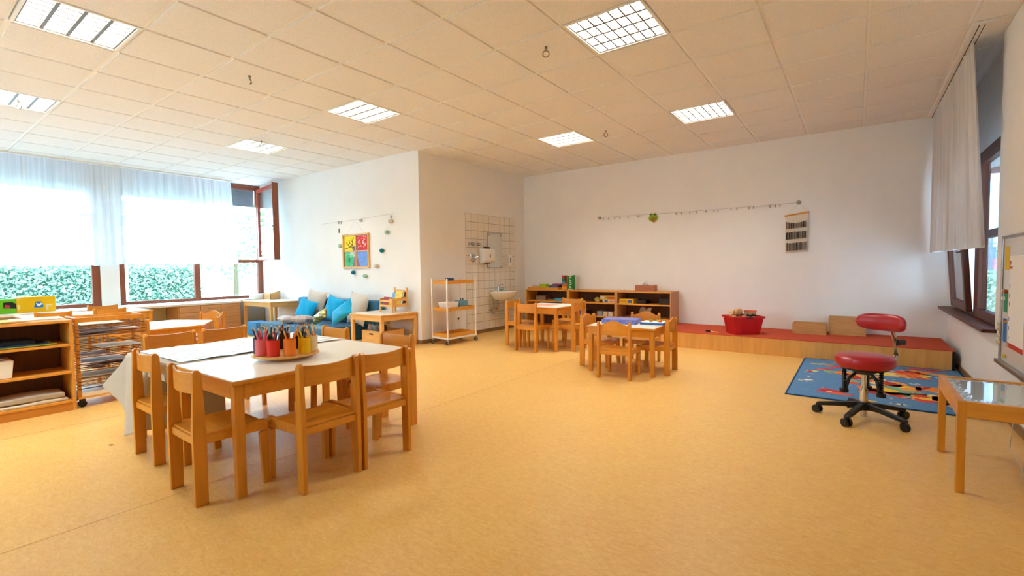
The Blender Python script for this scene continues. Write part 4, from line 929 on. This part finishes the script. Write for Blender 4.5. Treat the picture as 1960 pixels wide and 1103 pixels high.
bx('body', mat('tissue_wood', '#b06a4a', .5, .3, var=.08, scale=(20, 4, 30)), -.165, -.075, 0, .165, .075, .10, tis, .004)
b = B()
def tf_(u, v): return ((u - .5) * .16 + .02 * math.sin(v * 5), (v - .5) * .06 + .02 * math.sin(u * 7), .10 + .06 * math.sin(PI * u) * (.6 + .4 * math.sin(v * 6)))
b.grid(tf_, 10, 6); b.obj('tissue', paper, tis, True)
tag(B().cyl((0, 0, 0), (0, 0, .02), .012, n=10).obj('wooden_peg', col('#a8926c'), None, False, (-4.10, 7.66, .756)), 'tiny wooden peg on the middle toy shelf top', 'peg')
tag(B().box(-.12, -.06, 0, .12, .06, .006).obj('wood_board', birch_h, None, False, (-3.30, 7.66, .756)), 'thin wooden board lying across two shelf tops', 'board')
z1, z2 = .5455, .3105
for a in (('basket', '#9a7f66', -5.0, 7.62, z1, -4.78, 7.82, z1 + .09, 'woven looking brown basket in the corner toy shelf', 'basket'), ('game_box', '#8a6a52', -4.75, 7.62, z1, -4.6, 7.8, z1 + .025, 'flat brown box in the corner toy shelf', 'box'),
          ('game_box', '#4a97b8', -4.57, 7.6, z1, -4.30, 7.82, z1 + .045, 'sky blue flat game box in the corner toy shelf', 'box'),
          ('game_box', '#e6e0d0', -3.62, 7.60, z1, -3.36, 7.8, z1 + .05, 'white game box with blue print in the middle toy shelf', 'box'), ('game_box', '#e0b62a', -3.64, 7.60, z1 + .0505, -3.345, 7.8, z1 + .125, 'yellow game box on the white one in the middle toy shelf', 'box'),
          ('game_box', '#e8b81c', -3.27, 7.58, z1, -3.02, 7.80, z1 + .075, 'yellow game box with a blue window in the podium side toy shelf', 'box'),
          ('game_box', '#33231c', -2.98, 7.62, z1, -2.82, 7.8, z1 + .06, 'dark brown box in the podium side toy shelf', 'box'), ('game_box', '#3d3128', -2.60, 7.62, z1, -2.42, 7.8, z1 + .10, 'dark box beside the shelf side panel', 'box'),
          ('game_box', '#3a6ea0', -4.45, 7.6, z2, -4.30, 7.8, z2 + .07, 'blue box low in the corner toy shelf', 'box'), ('game_box', '#c8583a', -4.95, 7.6, z2, -4.70, 7.8, z2 + .05, 'red-orange box low in the corner toy shelf', 'box'), ('game_box', '#d8d4c8', -4.68, 7.6, z2, -4.50, 7.8, z2 + .06, 'pale box low in the corner toy shelf', 'box'),
          ('game_box', '#3f4fa0', -4.20, 7.6, z2, -3.95, 7.8, z2 + .09, 'indigo box low in the middle toy shelf', 'box'), ('game_box', '#8d93a0', -3.70, 7.6, z2, -3.60, 7.75, z2 + .08, 'grey tin low in the middle toy shelf', 'box'), ('game_box', '#cdb8a0', -3.585, 7.6, z2, -3.50, 7.75, z2 + .075, 'sand coloured tin low in the middle toy shelf', 'box'), ('game_box', '#d9d0bc', -3.485, 7.6, z2, -3.40, 7.75, z2 + .075, 'cream tin low in the middle toy shelf', 'box')):
    st_ = [(.25, .5, .15, .85, '#3c78a8'), (.0, .12, .0, 1, '#1a1a1a'), (.55, .95, .2, .8, '#d8a090')] if 'blue print' in a[8] else [(.6, .9, .15, .8, '#3f5fa0'), (.1, .5, .3, .7, '#d8862a')] if 'window' in a[8] else [(.05, .3, .2, .8, '#d8d4cc'), (.45, .95, .2, .7, '#c8683a')] if 'yellow game' in a[8] else None
    cbox(a[0], a[1], *a[2:8], a[8], a[9], stripe=st_, var=.12 if not st_ else 0)
tag(B().box(-.13, -.10, 0, .13, .10, .004).obj('red_mat', col('#b04a2a'), None, False, (-2.84, 7.66, z1)).__class__ and bpy.data.objects['red_mat'], 'flat red-orange sheet under the dark box in the podium side shelf', 'sheet') if False else None
tag(B().sphere((0, 0, .045), .045, (1.3, .8, 1)).obj('toy_figure', mat('toyfig', '#c6c77a', .6, .3, var=.3, scale=(40, 40, 40)), None, True, (-3.72, 7.66, z1)), 'small yellow-green toy animal in the middle toy shelf', 'toy')
def bagf(u, v): return (-2.98 + u * .20 + .05 * v, 7.66 + .04 * math.sin(u * 6) * v, z2 + v * .16 + .02 * math.sin(u * 9) * v)
tag(B().grid(bagf, 8, 8).obj('plastic_bag', mat('bag', '#b0a498', .4, .4), None, True), 'grey crumpled plastic bag in the podium side toy shelf', 'bag')

# ------------------------------------------------------------------ games on the small tables
pz = thing('puzzle_box', 'flat blue patterned puzzle box on the low table', 'box', (-2.205, 5.17, .521), R(10))
bx('lid', mat('puzzle_print', '#3f66c0', .4, .4, col2='#8f8ac8', scale=(28, 28, 28)), -.20, -.14, 0, .20, .14, .05, pz, .003)
for x, y, c in ((-.12, .06, '#c88a80'), (.05, -.05, '#d8a8a0'), (.12, .05, '#6fa0dc'), (-.05, -.08, '#d0b8d8')): B().lathe([(.025, .0502), (.022, .0512)], 12, (x, y, 0)).obj('print', col(c), pz)
gb = thing('board_game', 'open blue game tray with coloured pieces on the low table', 'game', (-1.845, 5.24, .521), R(4))
bx('tray', col('#2a6fb5'), -.13, -.10, 0, .13, .10, .022, gb, .003); bx('board', paper, -.118, -.088, .022, .118, .088, .027, gb)
for x, y, c in ((-.05, .05, '#5aa83a'), (.03, .06, '#7fb84a'), (.08, -.03, '#d8462a'), (-.02, -.04, '#e86a4a'), (.05, .0, '#e8b83a')): B().cyl((x, y, .027), (x, y, .04), .018, n=10).obj('piece', col(c), gb)
sp = thing('place_sheet', 'reddish patterned sheet lying on the table by the sink', 'sheet', (-3.78, 5.95, .618)); bx('sheet', mat('place', '#d8a48c', .7, .2, var=.1, scale=(30, 30, 30)), -.20, -.14, 0, .20, .14, .003, sp)

# ------------------------------------------------------------------ podium
pd = thing('carpeted_podium', 'low plywood podium with red carpet along the back wall', 'podium', (0, 0, 0))
bx('core', dark, XPOD + .01, YP + .02, 0, .865, YB - .014, .205, pd)
xs = [XPOD, -.774, .848]
for a, b_ in zip(xs, xs[1:]): bx('front_panel', ply, a + .001, YP, 0, b_ - .001, YP + .018, .206, pd, .0015)
bx('edge_strip', ply, XPOD, YP - .002, .206, .848, YP + .03, .216, pd)
bx('end_panel', black, .8655, YP, 0, .874, YB - .014, .212, pd)
bx('carpet', carpet, XPOD, YP - .004, .216, .868, YB - .014, .225, pd, .003)
ZP = .2255
cr = thing('red_crate', 'red translucent plastic crate full of wooden train parts on the podium', 'crate', (-1.26, 7.13, ZP + .0055), R(38))
def crate():
    b = B(); w0, d0, w1_, d1, h = .165, .125, .20, .155, .24
    def quad(a, c, e, f): b.bm.faces.new([b.bm.verts.new(p) for p in (a, c, e, f)])
    lo = [(-w0, -d0, 0), (w0, -d0, 0), (w0, d0, 0), (-w0, d0, 0)]; hi = [(-w1_, -d1, h), (w1_, -d1, h), (w1_, d1, h), (-w1_, d1, h)]
    quad(*lo)
    for k in range(4): quad(lo[k], lo[(k + 1) % 4], hi[(k + 1) % 4], hi[k])
    bmesh.ops.remove_doubles(b.bm, verts=b.bm.verts[:], dist=.0005)
    return b, w1_, d1, h
b, w_, d_, h_ = crate(); o = b.obj('shell', red_p, cr); md = o.modifiers.new('t', 'SOLIDIFY'); md.thickness = .005; md.offset = 1
b = B()
for a in ((-w_ - .018, -d_ - .018, w_ + .018, -d_), (-w_ - .018, d_, w_ + .018, d_ + .018), (-w_ - .018, -d_, -w_, d_), (w_, -d_, w_ + .018, d_)): b.box(a[0], a[1], h_ - .022, a[2], a[3], h_ + .006, .003)
b.obj('rim', red_p, cr)
for x in (-.10, .10):
    for z in (.07, .13): B().box(x - .004, -.155, 0, x + .004, -.14, .2, .001).obj('rib', red_p, cr) if z == .07 else None
bx('grip', dark, -.045, -d_ - .0195, h_ - .018, .045, -d_ - .0182, h_ - .004, cr)
tw1 = mat('toy_wood', '#d9b07c', .55, .3, var=.1, scale=(20, 20, 4))
cx, cy = -1.26, 7.13; M0 = Matrix.Translation((cx, cy, ZP)) @ Matrix.Rotation(R(38), 4, 'Z')
def toy(name, label, b, m, x, y, z, rot, group=None):
    p = M0 @ Vector((x, y, z)); return tag(b.obj(name, m, None, False, p, 0, rot), label, 'toy', group)
for k, (x, y, z, rr_) in enumerate(((-.13, .0, .235, (.2, .5, .3)), (-.06, .08, .24, (.4, -.3, 1.2)), (.02, -.06, .235, (-.3, .2, .2)), (-.09, -.085, .205, (.1, .1, -.4)), (.02, .11, .215, (.2, .1, .2)))):
    b = B(); b.box(-.06, -.02, -.008, .06, .02, .008, .002); b.cyl((.06, 0, -.008), (.06, 0, .008), .012, n=10); toy('track_piece', 'loose wooden rail piece in the red crate', b, tw1, x, y, z, rr_, 'wooden rails in the red crate')
for k, (x, y, z, s_) in enumerate(((-.03, .06, .305, .045), (-.13, .06, .295, .032))):
    b = B(); b.cyl((0, -s_, 0), (0, s_, 0), s_ * .9, n=14); b.box(-s_, -s_, -s_ * .9, s_, s_, 0, .003); toy('wooden_block', ('big arched wooden block on top of the red crate', 'small arched wooden block on the red crate')[k], b, tw1, x, y, z, (0, .1, .5 + k))
hs = thing('toy_house', 'small wooden house with red roof sticking out of the red crate', 'toy', M0 @ Vector((.11, .02, .225)), R(10))
bx('walls', tw1, -.07, -.05, 0, .07, .05, .075, hs); B().prism([(-.06, .075), (.06, .075), (.06, .09), (0, .098), (-.06, .09)], 'x', -.08, .08).obj('roof', col('#c8503a'), hs)
for x in (-.03, .03): bx('window', dark, x - .01, -.0512, .03, x + .01, -.0502, .05, hs)
bx('side_wall', col('#8a4a2c'), .0702, -.045, .005, .0712, .045, .075, hs)
for k, (x, y) in enumerate(((.03, -.105), (-.01, -.015), (.10, -.085))):
    b = B(); b.box(-.035, -.012, -.012, .035, .012, .012, .002); toy('dark_wagon', 'dark toy wagon among the rails in the red crate', b, black, x, y, .262, (.1, .1, .4 + k), 'dark wagons in the red crate')
br = thing('hand_brush', 'little hand brush with dark bristles lying by the red crate', 'brush', (-1.66, 7.04, ZP + .013), R(-28))
B().cyl((0, 0, 0), (.13, 0, -.004), .011, .008, 10).obj('handle', birch_h, br, True); B().box(-.075, -.016, -.013, .0, .016, .014, .004).obj('bristles', dark, br)
def wbox(name, label, x0, x1, y0, y1, h):
    t = thing(name, label, 'box', ((x0 + x1) / 2, (y0 + y1) / 2, ZP)); w, d = (x1 - x0) / 2, (y1 - y0) / 2
    bx('bottom', crate_w, -w, -d, 0, w, d, .01, t)
    for a in ((-w, -d, w, -d + .012), (-w, d - .012, w, d), (-w, -d + .012, -w + .012, d - .012), (w - .012, -d + .012, w, d - .012)): bx('panel', crate_w, a[0], a[1], .01, a[2], a[3], h, t, .001)
    for k in range(7):
        for s in (-1, 1): bx('finger_joint', mat('joint', '#a87444', .6, .2), s * (w + .0003) - .0003, -d - .0006, .012 + k * (h - .02) / 7, s * (w - .012), -d + .0002, .012 + (k + .5) * (h - .02) / 7, t) if False else None
    return t
wbox('wooden_box', 'low open wooden box on the red podium', -.705, -.315, 7.50, 7.75, .145)
wbox('wooden_box', 'taller open wooden box next to the low one on the red podium', -.295, .11, 7.62, 7.86, .235)

# ------------------------------------------------------------------ wire, frog, hanging pocket on the back wall
wv = thing('clip_wire', 'long steel wire with small clips stretched along the back wall', 'wire', (0, YB - .02, 0))
B().tube([(-3.80, 0, 2.065), (-2.3, 0, 2.05), (-.69, 0, 2.055)], .002, 5).obj('cable', steel, wv)
for x in (-3.80, -.69): B().cyl((x, .02, 2.06), (x, -.012, 2.06), .03, .022, 14).obj('anchor', steel, wv, True)
for k, x in enumerate((-3.72, -3.62, -3.50, -3.40, -3.25, -3.08, -3.05, -2.42, -2.33, -2.2, -2.1, -1.95, -1.83, -1.77, -1.58, -1.5, -1.33, -1.27, -1.05, -.98, -.92)):
    B().box(x - .007, -.005, 2.015, x + .007, .004, 2.052, .002).obj('clip', grey, wv)
fg = thing('frog_magnet', 'little green frog head hanging on the wire', 'figure', (-2.80, YB - .03, 1.985))
gm = col('#8fae2c', .6)
B().sphere((0, 0, 0), .07, (1.1, .35, .85), 16).obj('head', gm, fg, True)
for s in (-1, 1):
    e = B().sphere((s * .035, -.005, .06), .024, n=10).obj('eye', gm, fg, True); B().sphere((s * .035, -.026, .062), .010, n=8).obj('pupil', black, e)
B().sphere((.012, -.018, -.018), .045, (1, .35, .6), 12).obj('mouth', col('#a8782a'), fg, True); B().prism([(-.03, -.05), (.045, -.05), (.01, -.078)], 'y', -.006, .004).obj('tongue', col('#b08a50'), fg)
pk = thing('hanging_pocket', 'cream fabric wall pocket with black striped print hanging on a stick', 'wall hanging', (-.71, YB, 0), 0)
B().cyl((-.15, -.02, 1.875), (.155, -.02, 1.915), .011, n=10).obj('stick', beech_h, pk, True)
B().tube([(-.13, -.02, 1.885), (.02, -.012, 2.045), (.135, -.02, 1.92)], .002, 4).obj('string', cord_m, pk)
cream = mat('cream_canvas', '#e6dac6', .9, .1, var=.04, scale=(80, 80, 80))
def canvas(u, v): return (-.135 + u * .275, -.018 - .012 * math.sin(PI * (1 - v)) - .006 * math.sin(u * 7), 1.335 + v * .555 + (.02 * u) * (1 - .3 * v))
B().grid(canvas, 10, 14).obj('canvas', cream, pk, True)
srnd = random.Random(3)
for r, (z0, z1) in enumerate(((1.365, 1.485), (1.53, 1.64), (1.685, 1.79))):
    def pf(u, v): return (-.128 + u * .262, -.037 - .010 * math.sin(PI * v) - .006 * math.sin(u * 7), z0 - .006 + v * (z1 - z0 + .012) + .02 * u - (.03 * math.sin(PI * u) * v if r == 2 else 0))
    p = B().grid(pf, 12, 4).obj('pocket', cream, pk, True)
    sb = B(); x = -.122
    while x < .118:
        w_ = srnd.choice((.003, .004, .006, .010)); g_ = srnd.uniform(.003, .007)
        u = (x + .128) / .262; dz = .02 * u; tp_ = z1 + dz - (.03 * math.sin(PI * u) if r == 2 else 0)
        sb.box(x, -.056, z0 + dz, x + w_, -.0535, tp_ - srnd.uniform(0, .012)); x += w_ + g_
    sb.obj('printed_stripes', col('#1c1a1a', .8), p)

# ------------------------------------------------------------------ rug with map print
rg = thing('map_rug', 'blue play rug with a colourful world map print before the podium', 'rug', (0, 0, 0))
rw = B().box(-.50, 4.885, .001, .895, 6.855, .009, .003); rw.obj('pile', mat('rug_blue', '#6793c2', .95, .1, col2='#5783b2', scale=(60, 60, 60), bump=.2), rg)
for a in ((-.51, 4.875, .905, 4.89), (-.51, 6.85, .905, 6.865), (-.51, 4.89, -.495, 6.85), (.89, 4.89, .905, 6.85)): bx('border', mat('rug_border', '#274e7e', .95, .1), a[0], a[1], .001, a[2], a[3], .0105, rg)
def mosaic(name, cols, sc):
    m = bpy.data.materials.new(name); m.use_nodes = True; N = m.node_tree.nodes; L = m.node_tree.links; b = N['Principled BSDF']; b.inputs['Roughness'].default_value = .95
    tc = N.new('ShaderNodeTexCoord'); nz = N.new('ShaderNodeTexNoise'); nz.inputs['Scale'].default_value = 9
    ad = N.new('ShaderNodeVectorMath'); ad.operation = 'MULTIPLY_ADD'; ad.inputs[1].default_value = (.12, .12, .12); L.new(nz.outputs['Color'], ad.inputs[0]); L.new(tc.outputs['Object'], nz.inputs['Vector']); L.new(tc.outputs['Object'], ad.inputs[2])
    vo = N.new('ShaderNodeTexVoronoi'); vo.inputs['Scale'].default_value = sc; L.new(ad.outputs[0], vo.inputs['Vector'])
    rp = N.new('ShaderNodeValToRGB'); rp.color_ramp.interpolation = 'CONSTANT'; e = rp.color_ramp.elements
    for k, c in enumerate(cols):
        q = e[k] if k < 2 else e.new(k / len(cols)); q.position = k / len(cols); q.color = (*lin(c), 1)
    sx = N.new('ShaderNodeSeparateColor'); L.new(vo.outputs['Color'], sx.inputs[0]); L.new(sx.outputs[0], rp.inputs['Fac']); L.new(rp.outputs['Color'], b.inputs['Base Color']); return m
mos = mosaic('map_warm', ['#d8452c', '#f08a2c', '#efc63c', '#e8722c', '#b83028', '#f0a040', '#7aa890', '#e6d08a'], 8)
mos2 = mosaic('map_red', ['#c42a34', '#d83a38', '#b82430', '#e0603c'], 6)
mos3 = mosaic('map_small', ['#efe2c0', '#d8452c', '#274e7e', '#efc63c', '#e9e4da', '#7ab0a0'], 30)
mrnd = random.Random(21)
def blob(b, cx, cy, rx, ry, n=26, z=.0095):
    ph = [mrnd.random() * 6.28 for _ in range(4)]; vs = []
    for k in range(n):
        a = 2 * PI * k / n; r = 1 + .22 * math.sin(2 * a + ph[0]) + .16 * math.sin(3 * a + ph[1]) + .12 * math.sin(5 * a + ph[2]) + .08 * math.sin(8 * a + ph[3])
        vs.append(b.bm.verts.new((cx + rx * r * math.cos(a), cy + ry * r * math.sin(a), z)))
    c = b.bm.verts.new((cx, cy, z))
    for k in range(n): b.bm.faces.new((vs[k], vs[(k + 1) % n], c))
b = B()
for q in ((.30, 5.55, .20, .26), (.52, 5.35, .22, .20), (.22, 5.85, .16, .16), (.68, 5.30, .14, .16), (.05, 6.0, .13, .16), (.42, 6.36, .26, .17), (.62, 6.55, .16, .10), (-.13, 6.12, .12, .12), (.58, 5.72, .12, .12), (.74, 5.62, .08, .14), (-.02, 5.72, .08, .10), (.12, 5.40, .10, .09), (-.30, 6.52, .10, .04), (.80, 5.95, .05, .12), (.20, 6.60, .10, .06), (-.38, 6.05, .05, .05)): b = B(); blob(b, *q); b.obj('map_country', mos, rg)
for q in ((-.16, 5.16, .12, .085), (.47, 5.40, .05, .06), (-.10, 6.45, .17, .06), (.62, 6.76, .16, .05), (-.27, 6.22, .08, .05)): b = B(); blob(b, *q, z=.0101); b.obj('map_country', mos2, rg)
b = B()
for k in range(70):
    x, y = mrnd.uniform(-.45, .85), mrnd.uniform(4.95, 6.8); blob(b, x, y, mrnd.uniform(.012, .035), mrnd.uniform(.008, .02), 8, .0106 + k * .000004)
for q in ((.10, 4.985, .05, .03), (.30, 4.99, .06, .03), (-.40, 5.55, .05, .035)): blob(b, *q, 12, .0109)
b.obj('map_print', mos3, rg)['kind'] = 'stuff'

# ------------------------------------------------------------------ red swivel stool
so = thing('swivel_stool', 'red leather swivel stool with backrest on a black five-star base', 'stool', (.058, 4.42, 0))
for k in range(5):
    a = R(-110 + 72 * k); dx, dy = math.cos(a), math.sin(a)
    M = Matrix.Rotation(a, 4, 'Z')
    g = B(); 
    arm = [(.03, .075), (.03, .125), (.12, .115), (.29, .085), (.305, .075), (.305, .06), (.28, .06), (.12, .085)]
    g.prism(arm, 'y', -.017, .017, .004)
    for v in g.bm.verts: v.co = M @ v.co
    g.obj('base_arm', black, so)
    q = Vector((.295 * dx, .295 * dy)); cr_ = R(40 + 50 * k); wx_, wy_ = math.cos(cr_), math.sin(cr_)
    c = B()
    for s in (-1, 1): c.cyl((q.x + wx_ * .006 * s, q.y + wy_ * .006 * s, .03), (q.x + wx_ * .024 * s, q.y + wy_ * .024 * s, .03), .03, n=18)
    c.obj('castor_wheel', black, so, True); B().cyl((q.x, q.y, .03), (q.x, q.y, .075), .009, n=8).obj('castor_stem', dark, so)
B().cyl((0, 0, .075), (0, 0, .135), .045, .038, 20).obj('hub', black, so, True); B().cyl((0, 0, .10), (0, 0, .235), .027, n=20).obj('outer_tube', chrome, so, True); B().cyl((0, 0, .235), (0, 0, .375), .017, n=16).obj('piston', chrome, so, True)
B().cyl((0, 0, .02), (0, 0, .075), .02, n=14).obj('lower_tube', chrome, so, True)
B().lathe([(.05, .345), (.09, .37), (.15, .385), (.16, .398), (.02, .40)], 24).obj('seat_plate', black, so, True)
B().lathe([(.02, .398), (.17, .40), (.187, .415), (.193, .445), (.187, .472), (.165, .488), (.10, .493), (.01, .494)], 36).obj('seat_cushion', red_l, so, True)
for a in (200, 320, 80):
    x, y = .13 * math.cos(R(a)), .13 * math.sin(R(a)); s = B()
    for z in range(9): s.lathe([(.011, .225 + z * .018), (.018, .232 + z * .018), (.011, .241 + z * .018)], 12, (x, y, 0))
    s.obj('bellows', black, so, True); B().cyl((x, y, .20), (x, y, .228), .03, n=14).obj('bellows_foot', black, so, True)
    B().tube([(x * .35, y * .35, .36), (x * .75, y * .75, .31), (x * .95, y * .95, .215)], .012, 6).obj('strut', black, so)
# backrest on the far side
bd = Vector((.25, .17)); 
B().tube([(.06, .10, .392), (.17, .24, .40), (.20, .285, .46), (.185, .26, .60), (.165, .235, .68)], .015, 8).obj('back_bar', chrome, so, True)
def backpad():
    b = B(); n = 18; nrm = math.atan2(.25, .165)
    rows = []
    for i in range(n + 1):
        u = -1 + 2 * i / n; a = nrm + u * .70 * -1; r = .275; c = Vector((r * math.cos(a) + -.03, r * math.sin(a) - .02, .72))
        e = (1 - abs(u) ** 4) ** .5 * .9 + .1; out = Vector((math.cos(a), math.sin(a), 0)); ring = []
        for k in range(12):
            q = 2 * PI * k / 12; ring.append(b.bm.verts.new(c + out * (math.cos(q) * .032 * e) + Vector((0, 0, math.copysign(abs(math.sin(q)) ** .7, math.sin(q)) * .066 * e))))
        rows.append(ring)
    for a, c in zip(rows, rows[1:]):
        for k in range(12): b.bm.faces.new((a[k], a[(k + 1) % 12], c[(k + 1) % 12], c[k]))
    b.bm.faces.new(rows[0]); b.bm.faces.new(rows[-1]); return b
backpad().obj('back_cushion', red_l, so, True)
B().cyl((.20, .275, .56), (.245, .335, .56), .024, n=14).obj('back_knob', black, so, True)

# ------------------------------------------------------------------ light table
lt = thing('light_table', 'beech light table with a glossy foil covered panel below the whiteboard', 'table', (0, 0, 0))
lx0, lx1, ly0, ly1, lh = .425, .895, 3.25, 3.94, .475
for (x, y) in ((lx0, ly0), (lx1 - .035, ly0), (lx0, ly1 - .035), (lx1 - .035, ly1 - .035)): B().box(x, y, 0, x + .035, y + .035, lh, .003).obj('leg', beech, lt)
for y in (ly0, ly1 - .03): bx('frame_rail', beech_h, lx0 + .035, y, lh - .08, lx1 - .035, y + .03, lh, lt, .002)
for x in (lx0, lx1 - .03): B().box(x, ly0 + .035, lh - .08, x + .03, ly1 - .035, lh, .002).obj('frame_rail', beech_h, lt)
bx('light_panel', mat('acrylic', '#dfe8ea', .12, .6), lx0 + .03, ly0 + .03, lh - .03, lx1 - .03, ly1 - .03, lh - .008, lt)
def film(u, v):
    e = min(u, 1 - u, v, 1 - v); w = max(0, .12 - e) / .12
    return (lx0 + .028 + u * (lx1 - lx0 - .056), ly0 + .028 + v * (ly1 - ly0 - .056), lh - .006 + .004 * w * math.sin(u * 60 + v * 17) * math.sin(v * 55))
B().grid(film, 40, 40).obj('foil_cover', clearp, lt, True)
tag(B().tube([(.72, 3.80, .40), (.74, 3.86, .25), (.72, 3.80, .12), (.76, 3.74, .03), (.74, 3.66, .006), (.80, 3.5, .006)], .0025, 5).obj('power_cord', cord_m, None, True), 'thin pale power cord hanging below the light table', 'cord')
tag(B().prism([(0, 0), (.03, .008), (.035, .022), (.012, .02)], 'z', 0, .003).obj('paper_scrap', col('#8a4a3a'), None, False, (-4.12, .93, .0005)), 'tiny reddish paper scrap on the floor by the tablecloth', 'scrap')
